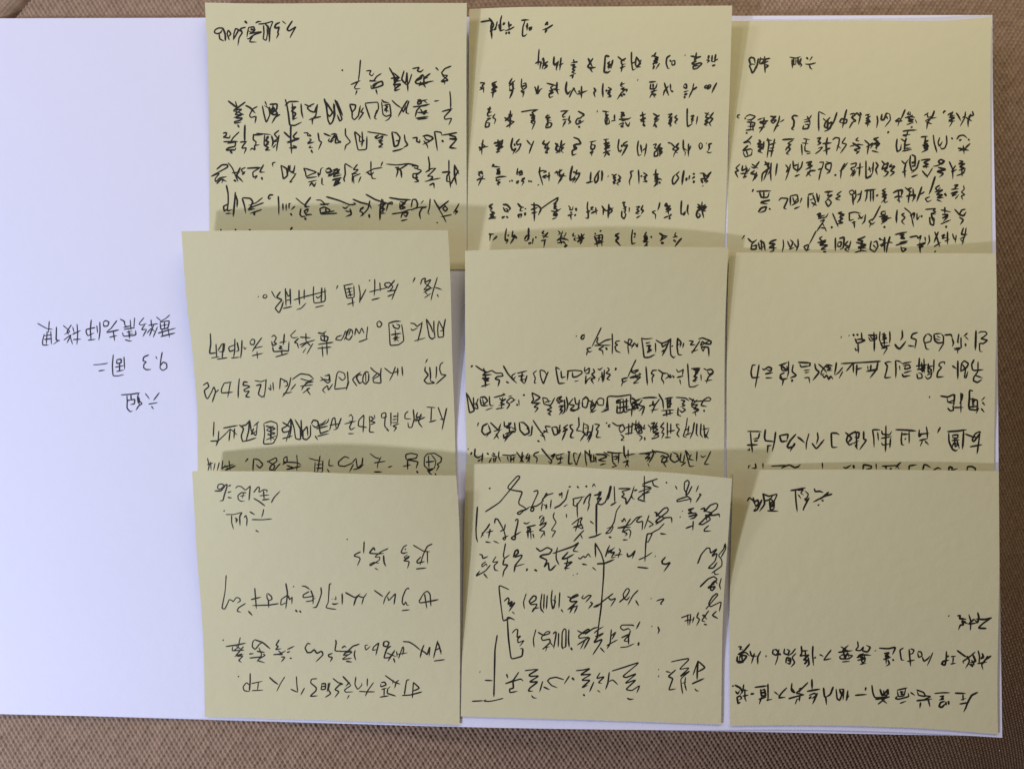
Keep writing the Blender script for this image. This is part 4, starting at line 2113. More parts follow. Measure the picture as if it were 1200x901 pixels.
S 1050,718 1052,812
S 1013,802 1102,794
S 1102,808 1079,858
S 1157,713 1123,747
S 1133,758 1157,787
S 1123,813 1152,848
S 938,680 962,690 955,730 933,772
S 945,678 945,853
S 878,806 967,805
S 763,704 830,715 882,689 892,740 830,761 823,718
S 828,758 882,771
S 892,688 880,802
S 828,808 850,836 882,830 870,788
S 665,712 674,716
W 850 370 7.5
S 1085,172 1090,176
S 1120,162 1135,178
S 1155,160 1168,176
S 1015,186 1022,190
S 1063,487 1110,430 1147,414
S 1125,428 1125,502
S 1156,428 1150,533
S 1148,472 1202,459
S 1032,453 995,500 963,522
S 1032,488 998,553
S 976,408 970,460 959,518
S 818,423 870,470 892,503
S 942,440 890,429 848,480 838,521 872,509
S 878,448 932,460 888,480 942,480
S 853,518 870,547 890,518 910,562 925,528 946,557
S 898,428 917,472
S 785,418 795,470 827,495 768,568
S 638,409 752,415
S 653,423 665,451 742,440
S 746,418 740,447
S 688,482 742,474
S 698,502 737,494
S 693,546 735,540 741,592
S 468,437 510,425 547,408
S 488,448 500,482 547,480 540,438
S 478,428 547,482
S 556,398 555,500 543,542
S 473,538 500,561 547,549
S 522,498 478,520 510,570 499,613
S 597,428 585,490 627,525 568,547
S 588,558 585,582
S 323,463 340,476 377,449 407,460 400,486 363,474
S 348,511 417,499
S 353,546 412,545
S 267,434 237,432 224,500 235,546 302,540
S 296,428 286,500 261,634
W 1000 480 7.5
S 983,213 1040,235 1097,246
S 1117,188 1070,210 1043,267 1060,281 1122,193
S 1112,198 1100,300 1087,388
S 1023,326 1132,307
S 838,203 840,280 870,346 900,363 917,349
S 969,188 965,270 959,347
S 868,225 922,219 915,251 873,246 868,225
S 863,271 932,264
S 890,248 895,332 922,298 878,300
S 910,268 932,343
S 882,288 869,332
S 825,192 910,188 998,175
S 765,153 738,205
S 580,173 574,242 612,208
S 641,148 650,200 650,257
S 568,216 667,207
S 578,271 652,254
S 607,273 588,321
S 628,273 662,308
S 427,193 420,260 425,307 447,311
S 491,188 490,297
S 428,216 487,214
S 453,253 461,261
S 370,175 460,178 552,187
S 168,173 180,250 182,333
S 168,175 237,177
S 213,198 221,272
S 286,138 285,250 282,373
S 248,183 255,216 320,221 337,188
S 243,252 342,234
S 248,288 255,311 327,299
S 327,248 320,338
S 91,188 90,260 117,265 53,353
S -2,200 52,199 45,251 8,240
S 25,203 30,342
S -2,297 52,269
S 1000,535 1003,500 1045,497 1078,520 1062,542
S 838,538 842,500 875,510 858,530
S 862,532 918,515
S 610,530 622,480 650,488 682,508
S 700,532 745,508 772,522
S 490,528 490,492 558,482
S 420,460 390,485 370,515
S 250,495 330,492 408,488
S 285,488 288,522
S 320,515 338,520
S 380,490 405,520
S 200,472 203,522
S 85,525 90,480 162,495 155,515 110,522
S 0,485 2,505
W 850 480 7.5
S 1053,198 1085,225 1112,252 1073,292
S 1147,188 1075,230 1063,271 1090,312 1132,289
S 1138,308 1162,348
S 928,205 975,205 1003,221
S 930,203 935,332 987,329
S 808,198 816,250 799,303
S 760,293 800,347 870,260
S 633,238 670,265 697,292
S 735,208 712,290 710,351
S 476,223 490,281 547,275
S 476,227 554,214 540,272
S 622,213 570,270 543,321 555,337 602,320 612,288 568,368
S 352,173 344,240 350,272 437,281
S 442,193 430,290 411,368
S 375,308 369,378
S 363,321 407,312
S 193,190 320,192
S 220,198 228,290 239,375
S 302,203 290,251 243,256
S 188,311 287,307
S 193,352 217,356 205,333
S 250,276 287,271
S 1035,505 1060,513 1108,485
S 1128,490 1130,516
S 852,463 855,517
S 402,495 470,492 545,488
S 490,512 560,482 610,508 640,500 662,478
S 330,468 332,517
S 205,515 205,492 222,488
S 262,470 272,512 230,514
N B1 signature
W 230 555 7.5
S 160,150 215,152 250,110 226,88 192,95 185,125 205,140 245,108 268,90 270,112 245,190 235,235 203,238
S 282,110 304,98
S 275,165 308,155
S 275,207 312,213
S 342,127 365,108 395,112 430,145 455,125 475,105 470,150 462,237
S 440,167 395,165 365,190 368,225 392,242 425,240
S 385,197 432,190
S 415,168 404,218
S 503,165 540,115 556,120 548,165 592,138 625,145 615,165
S 555,193 642,186
S 590,148 596,226
S 578,230 645,222
S 503,215 555,245 605,284
S 660,255 668,235 685,205 738,150
S 468,332 515,360
S 592,310 585,350 572,384
S 488,402 580,404 667,396
S 520,496 550,513
S 258,358 330,358 402,338
S 310,365 310,430 328,488
S 402,338 380,375 384,456
S 338,385 360,398 345,428
S 340,405 362,402 350,430
S 420,386 435,363 446,400 442,460
S 240,323 250,328
N B1 handwriting
W 380 600 7.5
S 196,236 206,241
S 350,256 345,362
S 320,347 270,370 260,385 305,395 316,410 290,470
S 445,338 435,308 392,360 470,366 524,360
S 562,318 500,345 440,395 490,392 482,422 403,472 398,458 435,440 482,447
S 520,378 524,440 541,477
S 443,490 475,508
S 727,286 695,305 673,352 692,362 732,352
S 715,320 708,332
S 732,373 700,393 708,407 748,383 738,403 693,425 748,432 730,494
S 780,288 870,342 928,347
S 950,278 905,298 870,370 840,464
S 905,340 907,452
S 850,390 812,430 818,448 882,432
S 806,498 897,489
S 855,748 832,780 842,797 930,782 1005,766
S 842,760 880,705 906,692 930,720 937,828
S 882,718 892,790 902,847
S 745,680 738,663 715,680 690,740 683,790 698,818 715,785 727,818 747,815
S 680,864 752,856
S 436,684 517,742
S 577,694 535,750 518,808
S 555,740 565,778 598,742 627,710 612,812
S 184,704 270,752 318,714
S 306,722 275,760 258,822
S 298,735 345,752 373,710
S 345,753 328,812
S 156,713 158,760 157,812
S 62,627 45,630 40,700 35,790 12,838 60,848 107,853
S 100,738 103,770 82,762
S 68,760 70,763
S 66,803 90,808 124,800
W 230 670 5.63
S 822,100 826,140 810,190 792,232 768,235
S 695,92 720,95 750,115
S 745,128 705,150 703,170 780,158
S 755,120 770,160 770,212
S 722,195 760,190 785,170
S 638,95 644,98
S 653,250 667,264
S 680,254 692,268
S 590,73 602,140 590,243
S 605,150 560,180 555,220 600,197
S 606,155 615,182 632,165
S 632,163 630,212
S 470,140 495,160 500,180 475,190 465,165 465,140
S 543,208 480,218 368,221
S 475,185 478,237
S 385,105 390,165 396,243
S 360,182 428,165
S 342,257 370,287
S 197,20 190,130 168,240 188,245 207,205 217,180 237,188 243,198 262,167 285,172 292,190 268,205
S 325,207 278,235 268,258 297,266
S 174,446 180,452
S 194,491 260,482 328,468
S 290,430 275,500 238,522
S 240,492 235,520 318,514
S 262,488 300,512
S 312,490 270,540 258,550 312,543
S 300,538 250,558
S 268,556 310,552 278,582 298,596
S 348,540 378,538
S 385,445 372,460 368,492 388,512 418,472 438,468
S 383,445 440,465 488,507
S 350,567 400,562 442,557
S 412,498 432,545 400,592
S 403,583 453,599
S 440,540 456,548 402,580
S 398,522 452,530
S 547,446 525,482 542,490 520,512 562,505
S 508,545 550,540 592,518
S 540,518 572,545 518,542
S 558,560 586,560 560,593
S 600,510 648,488
S 598,530 618,524
S 616,567 630,570
S 752,476 735,468 716,500 732,532 757,530 777,510 795,537 827,520 837,545 788,592
W 380 690 6.4375
S 84,382 90,402 78,466 140,470 205,464
S 62,484 28,495 35,510 62,515 43,548
S 132,445 152,428 165,440
S 265,414 215,430 185,460 138,500 192,492
S 150,480 218,470 128,532 208,520
S 232,460 225,495 237,537
S 162,543 208,550
S 305,425 312,462 348,430
S 305,425 330,420
S 395,455 362,462 372,435 412,403 405,430 388,500
S 465,390 490,402 475,435 445,428 448,400 472,388
S 502,428 470,450 448,520 492,516 533,458
S 470,480 542,510
S 530,465 478,545
S 522,520 533,557
S 545,468 550,512
S 560,522 592,430 600,450 590,497
S 550,492 628,480
S 592,395 640,398 680,422 727,462
S 752,420 735,460 722,517
S 733,460 765,482 775,497 797,428 790,508
S 855,388 838,460 823,522
S 857,403 870,440 882,492
S 843,460 865,445 887,470
S 826,542 910,531
S 642,683 620,685 603,800
S 585,802 650,798 738,774
S 672,703 720,747 665,770
S 672,700 668,760 664,822
S 458,650 530,702 574,717
S 562,686 542,700 530,748
S 520,685 515,715
S 428,705 455,700 468,722 425,737 425,712
S 497,735 475,755
S 480,745 472,785 541,807
S 430,757 472,745
S 452,745 450,812
S 418,814 487,804
S 262,770 320,774 382,774
S 372,703 330,760 308,807
S 325,673 323,735
S 238,660 230,720 252,758 285,722 280,705
S 138,656 170,690 202,727
S 202,725 150,760 160,777 218,774
S 190,700 160,735
S 188,798 172,827
S 63,672 105,705 142,715 115,720 78,758 112,772 78,818
S 30,705 28,740 20,775
W 230 670 5.63
S 882,728 870,775 888,802 848,827
S 823,738 852,733 852,772 823,776 828,740
S 830,755 850,752
S 797,703 760,705 753,730 792,762 790,782 748,820 802,816
S 660,688 663,740 669,793
S 622,772 668,793
S 714,763 688,812
S 481,693 510,720 540,742
S 584,690 555,735 530,787
S 364,735 437,720
S 410,728 403,778
S 366,782 442,778
S 355,666 355,730 349,788
S 330,728 307,757 315,782 350,788
S 330,728 350,745
S 274,687 282,691
N B2 handwriting
W 545 545 7.5
S 208,203 222,204 214,198
S 175,410 300,330 400,210 480,110 478,95 455,97 380,180 375,205 430,222 505,232 470,320 475,345 505,360 535,380 475,435 455,420 490,400 535,390 572,360
S 600,232 635,220 642,240 600,330 573,400 595,405 607,380 573,365 625,360 670,330 715,240 722,262 688,285
S 777,245 720,262 678,300 692,320
S 680,330 668,402
S 688,345 712,355 705,387
S 715,340 719,387
S 757,303 748,382
S 820,257 835,248 830,272 852,233 850,292
S 907,213 885,300 830,355 782,376 795,382
S 868,363 902,344
S 890,428 892,462
S 910,191 930,187
S 983,184 1000,201
S 1058,180 1073,192
S 1118,191 1132,160 1146,191
S 945,297 955,315 948,350 975,360 1032,280
S 985,330 985,400 988,460
S 943,296 1052,274
S 1040,342 1060,290 1107,243 1085,330 1092,345 1075,402
S 1133,263 1167,260 1187,228 1172,290 1160,320
S 785,413 773,450 782,472 802,500 755,572 797,576 760,637
S 660,502 692,448 692,490 648,532 717,500 700,532 648,572 702,580 660,642
S 692,580 702,622
S 650,470 660,450 685,440
S 513,505 540,515 572,498
S 622,525 538,545 582,560 533,592 602,578
S 550,560 553,642
S 575,570 580,652
S 595,600 606,642
S 440,492 448,475 465,475 462,510 440,600 440,652 420,652 403,640 430,620 492,583
S 258,512 265,468 288,475 340,570 357,640 345,657 328,640 382,618
S 352,518 345,570
S 308,582 352,558
S 217,513 195,550 155,598 138,638
S 148,588 160,622
S 247,575 185,592
S 220,558 205,642
S 178,672 227,680
S 248,664 298,686
S 108,363 95,560 98,630 110,677
S 1155,335 1155,470 1155,612
S 1085,637 1140,625 1200,598
S 1098,490 1132,517
S 935,522 1000,470 1032,458 1010,500 1042,560 958,532
S 1000,480 968,582
S 948,548 1032,520
S 1046,570 1015,600 952,672
S 1015,608 1032,647
W 695 545 7.5
S 8,267 45,253 72,228 65,262 28,300 78,285 33,337 75,347 107,325 140,235 150,183 160,186 135,290 123,307
S 185,183 188,260 191,332
S 152,354 207,323
S 25,345 26,480 28,612
S 222,206 332,203
S 328,210 250,230 277,255 248,277 287,292 290,347 330,285 362,183
S 338,257 345,292 368,296
S 360,225 388,215
S 450,93 450,210 448,322
S 568,118 430,167
S 520,135 530,178 578,194
S 430,180 520,198 400,285 393,300 462,321
S 398,237 512,195
S 428,252 502,235
S 638,152 652,153
S 722,180 740,215
S 870,183 830,262 800,212 803,150 830,130 847,152 820,230 815,265 862,295 733,322 740,302 832,273
S 862,290 855,332
S 927,178 903,238
S 947,258 903,327
S 933,250 952,266
S 783,400 788,405
S 762,453 768,458
S 887,378 833,390 862,410 828,427 902,418 917,437
S 887,373 848,402 882,422
S 838,452 917,430 890,462 848,472
S 880,488 876,572
S 813,554 882,528
S 943,387 982,375 975,412 1030,350 1077,333 1097,345 1085,382 1020,430 948,502 928,517 962,522 1032,478 1020,455 978,440 1062,440 1107,428 1113,457
S 983,402 1052,420 968,482
S 990,430 1000,490
S 1017,528 980,560 973,580 1037,576
S 538,412 562,420 553,452 620,380 650,370 662,390 650,412 560,480 548,502 580,500 632,460 690,458 692,507
S 560,440 632,462 548,522
S 625,510 580,560 545,577 510,600 475,602 463,680 455,847
S 520,600 482,680 468,662
S 588,600 642,606
S 400,830 460,805 523,763
S 492,438 470,500 448,563
S 478,482 532,520 498,537
S 490,542 527,520
S 417,453 378,490 395,502 437,490 430,573
S 248,480 258,500 272,463 288,497
S 432,448 380,460 330,520 213,553
S 213,550 332,543
S 330,468 250,592 312,560 332,580 320,642
S 263,582 302,602 278,622
S 260,656 307,654
S 242,347 205,400 185,500 150,560 105,602 152,592 182,535 118,556
S 138,628 162,637
W 545 640 7.5
S 123,70 150,75 155,107 202,88
S 182,133 145,160 150,182 187,150 192,177
S 222,163 180,215 92,264 130,213
S 163,238 197,280
S 272,88 238,140 292,133 253,170 260,207 292,215
S 355,-27 335,80 345,107 392,73
S 345,105 330,160 377,163 340,215 330,270
S 423,97 440,40 464,28 467,57 430,97 502,73 495,97 440,165 430,227
S 428,180 522,153
S 547,193 538,217
S 608,203 634,217
S 623,13 660,45 722,8 767,30 740,67 680,75 653,90 722,120 690,187 732,138 737,207 757,207 792,170 802,163
S 812,8 800,60 800,112 827,165
S 770,62 950,0 1002,-37 945,40 997,47
S 907,48 848,112 892,105 957,68
S 902,110 880,212
S 868,152 947,133 868,195 917,190
S 948,250 952,254
S 983,238 988,243
S 993,97 1010,112 1042,83 1055,102 1082,63 1097,87 1107,98
S 1028,154 1072,163
S 1118,183 1152,212
S 1143,-32 1145,92
S 1158,155 1200,150
S 387,380 295,338 310,480 333,657 377,640 377,618 437,647
S 343,482 377,448 387,470 375,512 417,478 388,532 442,488 383,572
S 413,573 437,595
S 537,413 512,490 521,550
S 558,480 572,502 622,470 625,440 600,433 563,480 577,512 637,505 600,562 588,580 602,545 652,538
S 675,413 663,500 665,550 692,582
S 695,418 690,552
S 722,428 714,552
S 765,383 755,470 770,557 797,478 765,468
S 792,428 784,542
S 832,403 824,542
S 843,553 862,579
S 898,440 942,456 997,430 985,420 945,440 918,475 935,487 992,480 898,557
S 962,500 918,587
S 987,525 958,587
S 903,552 992,518
S 1042,428 1023,450 1040,462 1082,430 1112,430 1058,492
S 1098,488 1122,500 1083,547
S 1128,532 1162,525 1192,500
W 695 640 7.5
S 18,-22 22,95
S 20,-28 70,60 95,140 92,260 70,540 45,720 38,810
S 33,153 100,150 188,113
S 108,92 130,20 147,-12
S 113,50 167,28 150,60 192,48 158,97
S 128,62 192,8
S 160,102 202,90
S 227,18 242,40 225,70 220,102
S 188,77 258,70
S 298,58 305,92 335,80 372,33 343,107
S 543,85 549,88
S 637,93 603,130 610,152 640,157 682,138 620,222
S 388,182 487,192
S 556,480 585,468 627,460 590,505 608,512
S 508,456 513,459
S 397,383 350,430 303,517
S 373,473 402,522
S 228,492 290,440 320,390 312,368 290,375 263,420 270,457 297,472 322,438
S 177,413 80,485 65,505 0,532
S 133,448 155,472 202,453 153,529
S 568,703 582,735 568,768
S 514,699 519,703
S 362,697 340,690 250,690 238,715 265,737 310,720 325,735
S 412,660 378,727
S 328,738 310,800 312,862
S 248,802 322,768 268,830 312,835
S 238,887 300,882 363,853
S 402,842 396,872
W 545 720 7.5
S 128,498 132,505
S 173,575 242,579
S 282,178 262,300 258,500 252,722
S 335,734 250,755 200,762 162,757 187,745
S 60,760 162,755
S 363,520 376,557
S 472,503 420,580 353,607
S 353,605 490,562 512,584
S 420,580 425,645 390,652 393,685 462,671
S 523,491 642,477
S 642,478 558,530 575,542 652,535 560,592 642,588 570,642 553,670 597,671
S 682,583 655,677
S 583,708 600,730 632,732
S 688,633 742,658
S 867,570 800,548 745,558 723,580 760,622 812,642
S 917,535 870,609
S 938,553 960,574
S 973,491 1040,485 1102,470 1008,530 1112,520 1018,577 1102,573 1023,642 1077,618
S 1132,588 1093,677
S 1038,698 1052,714
S 412,162 440,130 464,128 455,202 492,183 460,215 465,247 522,223 478,277
S 370,20 380,200 403,392 502,365 508,298 483,297
S 345,47 400,28 437,47
S 622,128 598,220 607,287
S 638,153 690,182 742,165 745,148 715,148 668,200 680,227 742,213 750,242 678,307 695,290 742,280
S 745,240 777,282
S 717,290 706,322
S 772,170 790,150 802,155 778,297
S 822,160 818,285
S 862,302 850,280 853,155 870,122 887,130 885,282 862,290
S 912,128 908,220 915,285
S 928,288 942,312
S 985,138 1040,167 1097,137 1080,125 1050,145 998,185 1000,207 1097,195 983,267
S 1062,208 1013,302
S 1097,200 1043,302
W 695 720 7.5
S -70,172 0,120 50,108
S 8,162 45,130 92,103
S 18,192 97,158 38,202
S 42,138 35,200 5,247 82,213 60,257 -4,352
S 62,288 102,332
S 160,128 150,250 122,298
S 155,190 202,148 165,217
S 118,272 217,218
S 148,258 128,292
S 62,508 28,560 102,543 43,597 78,602
S 142,503 130,600 108,657
S 135,588 172,570 217,614
S 38,663 64,682
S 163,495 260,465 402,418 380,442 258,542 290,552 387,513 273,607 382,568 285,657 340,667 412,618 383,687
S 298,730 320,744 357,740
S 573,478 578,482
S 572,538 580,542
S 683,414 770,395 842,383 835,402 753,482 850,463 758,547 857,488 770,562 775,622 788,697
S 812,548 805,610 820,667
S 783,602 817,590
S 640,497 682,508
S 727,483 658,542 702,560 663,662 727,650
S 922,403 915,500 914,572
S 922,403 905,450 878,532
S 925,408 987,465 918,502
S 868,607 978,558
S 893,648 910,669 932,668
N B2 signature
W 695 640 7.5
S 773,627 862,594
S 803,657 852,640
S 830,598 834,697
S 857,600 848,692
S 840,650 880,640
S 887,618 873,672
S 927,578 910,622 937,640 908,697
S 967,600 992,617
S 1017,563 953,652 987,662
S 958,600 1002,642
S 973,683 1002,689
S 990,552 1050,480 1097,425 1085,412 1050,440 1015,500 1030,532 1112,490 1127,490 1108,572
S 1085,568 1045,605 1098,634
S 938,357 1010,285 1062,263 1092,290 1050,332 1003,367 1077,350 1050,387 1030,382 1040,330 1072,298 1092,332
S 1020,350 1070,330
S 1127,278 1110,340 1122,380
S 918,153 950,70 1000,13 1027,15 1030,62 1092,18 1040,90 1092,58 1072,130 1008,192 1057,190 1092,138
S 1157,-22 1150,20 1100,80 1132,120 1132,172 1038,237
S 1060,218 1072,247 1107,242
S 1162,-27 1167,20 1122,100
N B3 signature
W 850 480 7.5
S 940,740 870,760 768,812
S 910,722 830,790
S 780,690 790,720 830,715 862,728
S 845,795 865,800
S 815,832 822,842
S 570,710 640,700 706,685
S 615,705 620,800 632,900
S 640,710 690,700 660,730 690,750
S 640,745 665,780
S 690,790 720,770 730,740 695,710
S 738,770 700,840 680,885 692,880
S 700,800 725,785
S 333,738 380,761 458,738 430,800 398,863
S 328,733 345,802 390,790 422,748
S 383,778 422,800 388,830 432,840 388,862
S 368,887 467,891
S 388,798 395,882 427,870 432,798
S 193,803 210,769 247,800 272,853
S 243,768 255,812 287,789 292,830 258,851 302,840
S 322,788 280,880 248,892 272,858
S 332,738 347,830 298,893
N B3 handwriting
W 1005 700 6.4375
S 972,232 908,230 950,190 1012,152
S 1012,152 960,165 890,160
S 905,110 915,150 905,190 880,165
S 850,245 855,180 838,125
S 880,160 835,200 900,190
S 750,137 775,134 768,158 800,160 820,165
S 818,185 785,175 800,205 775,205 760,243
S 790,180 835,198
S 684,136 692,140
S 1008,438 960,470 940,502 918,490
S 903,497 977,484
S 908,398 920,440 915,502
S 938,418 952,450 928,461 947,433
S 933,498 946,543
S 982,438 958,482
S 748,396 800,435 832,452
S 888,408 840,450 793,480 800,497
S 828,438 845,480 813,533
S 868,428 892,480 848,491
S 848,503 872,522
S 858,468 882,507 828,500
S 703,445 742,440
S 722,445 718,498
S 700,500 740,494
S 670,402 668,460 660,510 632,500 645,480 690,470
S 690,440 668,445
S 567,413 545,470 524,513
S 488,448 500,481 530,460 547,438
S 453,420 460,451 487,440 480,410 458,404 453,420
S 347,378 318,395 330,471 352,470
S 398,385 427,394 415,421 383,431
S 388,388 400,518
S 373,481 432,469
S 198,421 242,414 203,440 242,440 203,457
S 193,466 252,449
S 215,418 215,502
S 228,468 241,500 213,517
S 263,463 273,477
S 160,380 230,385 288,372 262,430
S 132,398 136,402
S 907,713 860,735 830,790 815,832 799,863
S 768,802 842,789
S 733,719 817,722
S 778,771 817,759
S 795,728 795,777
S 578,722 640,716 697,717
S 618,746 652,739 628,765 657,760 613,772
S 657,780 625,790 613,820 635,827 667,793
S 665,783 669,812
S 685,778 688,807
S 443,694 500,715 512,745 458,736 448,698
S 498,738 557,745 498,766
S 443,777 562,764
S 475,788 469,833
S 530,758 546,823
S 398,713 432,737
S 298,697 377,679
S 362,688 350,741 308,746 298,700
S 318,711 347,710
S 323,726 347,728
S 300,743 283,760 310,766 387,745 380,718
S 318,797 367,779
S 107,658 115,720 130,756 242,745
S 133,767 242,749
S 168,688 185,742 232,688 220,741 173,718
S 195,698 200,742
S 225,688 236,732
S 153,803 212,758
S 178,763 222,798
S 62,675 58,700
W 855 700 6.4375
S 965,328 971,370 948,395 985,401 1012,368 1000,400 1040,411 1063,375 1030,358
S 958,452 1010,430 1067,434
S 963,472 1032,459 968,440 1012,419
S 983,502 1032,494
S 988,428 1000,492 1022,480 1015,428
S 838,368 892,402 848,400 897,358
S 818,412 927,399
S 828,440 835,461 900,461 932,435 848,430 828,447
S 858,408 870,457 890,413 902,452
S 848,484 907,479
S 678,428 707,442
S 767,393 730,440 708,471 767,459
S 628,363 625,430 633,513
S 640,448 649,457
S 540,363 545,420 528,440 602,430
S 558,440 602,430 553,470 592,470 558,502 587,489
S 570,398 576,502
S 592,448 600,502 578,522
S 538,402 592,399
S 415,383 408,420 440,431 452,400 430,388
S 497,383 470,420 438,441
S 423,492 430,450 462,460 455,502 428,490
S 502,418 470,450 492,490 463,523
S 438,468 462,481
S 328,390 323,420 350,436 367,410 350,389 328,395
S 387,430 360,419
S 372,388 360,460 343,508
S 270,440 280,442
S 235,403 210,450 213,503
S 153,399 165,441 207,439
S 187,418 164,497
S 63,370 92,369 73,390 102,390
S 152,348 110,400 58,431 120,410 152,441
S 58,440 55,482 100,481 132,440 80,430 73,472
S 90,428 96,482
S 58,491 107,489
S 945,736 990,732 1035,730
S 803,688 810,762 830,776 862,690 833,689
S 862,690 855,772
S 892,698 883,760 902,738
S 878,777 897,728
S 828,688 847,742
S 782,670 760,730 724,751
S 708,678 715,745 725,750 731,808
S 620,613 622,692
S 583,706 682,689
S 598,737 640,719 657,735 618,762
S 662,718 640,770 624,803
S 598,762 617,743
S 470,643 464,700 492,720 468,678
S 592,638 540,690 498,720 562,730
S 443,762 520,740 562,734
S 520,688 547,679 523,717
S 494,803 510,760 532,771
S 530,738 525,782
S 336,708 372,737
S 432,678 390,720 368,756 422,750
S 188,676 287,664
S 289,648 290,771 273,776 322,764
S 233,688 240,741 272,740 263,689 238,700
S 243,716 267,714
S 218,766 277,749
S 241,748 223,803
S 157,726 186,724
S 38,658 80,680 97,710 78,731
S 64,803 55,750 80,739 92,760 68,771
S 58,797 82,789
S 43,703 60,727 77,698
S 106,653 100,701 137,699
S 115,688 115,760 127,783
S 98,742 142,734
S 20,662 30,670
"""
# centre lines of the characters as pen strokes: x, y pairs on a 0-100 square, y upwards
LETTERS = {

}
# slope of the horizontals, lean of the uprights and unsteadiness of each hand
HAND = {'P': (-.03, .04, .035), 'T1': (.10, .12, .06), 'T2': (.28, .10, .055), 'T3': (.22, .10, .055), 'M1': (.06, .05, .05),
        'M2': (.10, .10, .06), 'M3': (.02, .03, .04), 'B1': (0, 0, .04), 'B2': (0, 0, .04), 'B3': (.03, .06, .05)}
pen = random.Random(7)
def letter(ch, xl, yt, xr, yb, hand):
    k, m, wob = hand
    ph = [pen.uniform(0, 6.28) for _ in range(6)]
    sc = []
    for flat in LETTERS[ch]:
        s = [(flat[i]/100, flat[i+1]/100) for i in range(0, len(flat), 2)]
        jx, jy = pen.gauss(0, wob*.5), pen.gauss(0, wob*.5)
        e0 = pen.gauss(0, wob*.9), pen.gauss(0, wob*.9); e1 = pen.gauss(0, wob*.9), pen.gauss(0, wob*.9)
        if len(s) == 2:
            (x0, y0), (x1, y1) = s; L = math.hypot(x1-x0, y1-y0); b = pen.gauss(.05, .04)
            s = [s[0], ((x0+x1)/2-(y1-y0)*b, (y0+y1)/2+(x1-x0)*b), s[1]]
        n = len(s); q = []
        for i, (x, y) in enumerate(s):
            t = i/(n-1)
            x += jx+e0[0]*(1-t)+e1[0]*t; y += jy+e0[1]*(1-t)+e1[1]*t
            x2 = x+wob*math.sin(3.1*y+1.7*x+ph[0])+wob*.5*math.sin(6.3*x+ph[1])
            y2 = y+wob*math.sin(3.3*x-1.3*y+ph[2])+wob*.5*math.sin(5.7*y+ph[3])
            q.append((x2+m*(y2-.5), y2+k*(x2-.5)))
        sc.append(q)
    A = [p for s in sc for p in s]
    x0 = min(p[0] for p in A); x1 = max(p[0] for p in A); y0 = min(p[1] for p in A); y1 = max(p[1] for p in A)
    dx, dy = max(x1-x0, .3), max(y1-y0, .3)
    out = []
    for q in sc:                                                     # the page is upside down in the photograph
        q = [(xr-(p[0]-x0)/dx*(xr-xl), yt+(p[1]-y0)/dy*(yb-yt)) for p in q]
        if out and pen.random() < .33:                               # a cursive hand runs on when the pen is close
            a, b = out[-1][-1], q[0]
            if math.hypot(a[0]-b[0], a[1]-b[1]) < .33*max(xr-xl, yb-yt):
                out[-1] = out[-1]+q; continue
        out.append(q)
    return out
INK = {}
for line in MEASURED.strip().splitlines():
    p = line.split()
    if p[0] == 'N': cur = (p[1], p[2]); INK.setdefault(cur, [])
    elif p[0] == 'W': win = [float(v) for v in p[1:]]
    else:
        if p[0] == 'S': ss = [[tuple(float(v) for v in q.split(',')) for q in p[1:]]]
        else: ss = letter(p[0], *[float(v) for v in p[1:5]], HAND[cur[0]])
        for s in ss: INK[cur].append(np.array([(win[0]+x/win[2], win[1]+y/win[2]) for x, y in s]))
def write(patch, key, width, mat, parent, seed):
    r = random.Random(seed); Vs, Fs = [], []; n = 0
    for P in INK[key]:
        for c in (.10, .22):                                          # round the corners as a pen does
            if len(P) > 2:
                Q = np.empty((2*len(P)-2, 2)); Q[0::2] = (1-c)*P[:-1]+c*P[1:]; Q[1::2] = c*P[:-1]+(1-c)*P[1:]
                P = np.concatenate([P[:1], Q, P[-1:]])
        seg = np.hypot(*np.diff(P, axis=0).T); keep = np.concatenate([[True], seg > 0.05]); P = P[keep]
        if len(P) < 2: continue
        d = np.concatenate([[0], np.cumsum(np.hypot(*np.diff(P, axis=0).T))]); L = d[-1]
        m = max(4, int(L/1.0)+2); t = np.linspace(0, L, m)
        P = np.stack([np.interp(t, d, P[:, 0]), np.interp(t, d, P[:, 1])], -1)
        w0 = width*r.uniform(.86, 1.16)
        w = np.full(m, w0)*(1+.14*np.sin(t/7.0+r.uniform(0, 6.3)))
        w *= np.minimum(1, .55+.45*t/(1.2*width)) * np.minimum(1, .30+.70*(L-t)/(2.2*width))
        if L < 2.5*width: w = w0*1.25*np.sin(np.linspace(.25*math.pi, .85*math.pi, m))
        T = np.gradient(P, axis=0); T /= np.hypot(*T.T)[:, None]+1e-9; N = np.stack([-T[:, 1], T[:, 0]], -1)
        A, B = P+N*w[:, None]/2, P-N*w[:, None]/2
        lift = 0.000035+0.00002*r.random()
        E = np.stack([A, B], 1).reshape(-1, 2)
        Vs.append(np.concatenate([E, np.full((2*m, 1), lift)], 1))
        i = n+2*np.arange(m-1); Fs.append(np.stack([i, i+1, i+3, i+2], -1)); n += 2*m
    V = np.concatenate(Vs)
    return mesh_obj(key[1], patch.point(V[:, 0], V[:, 1], V[:, 2]), np.concatenate(Fs), mat, parent, smooth=False)

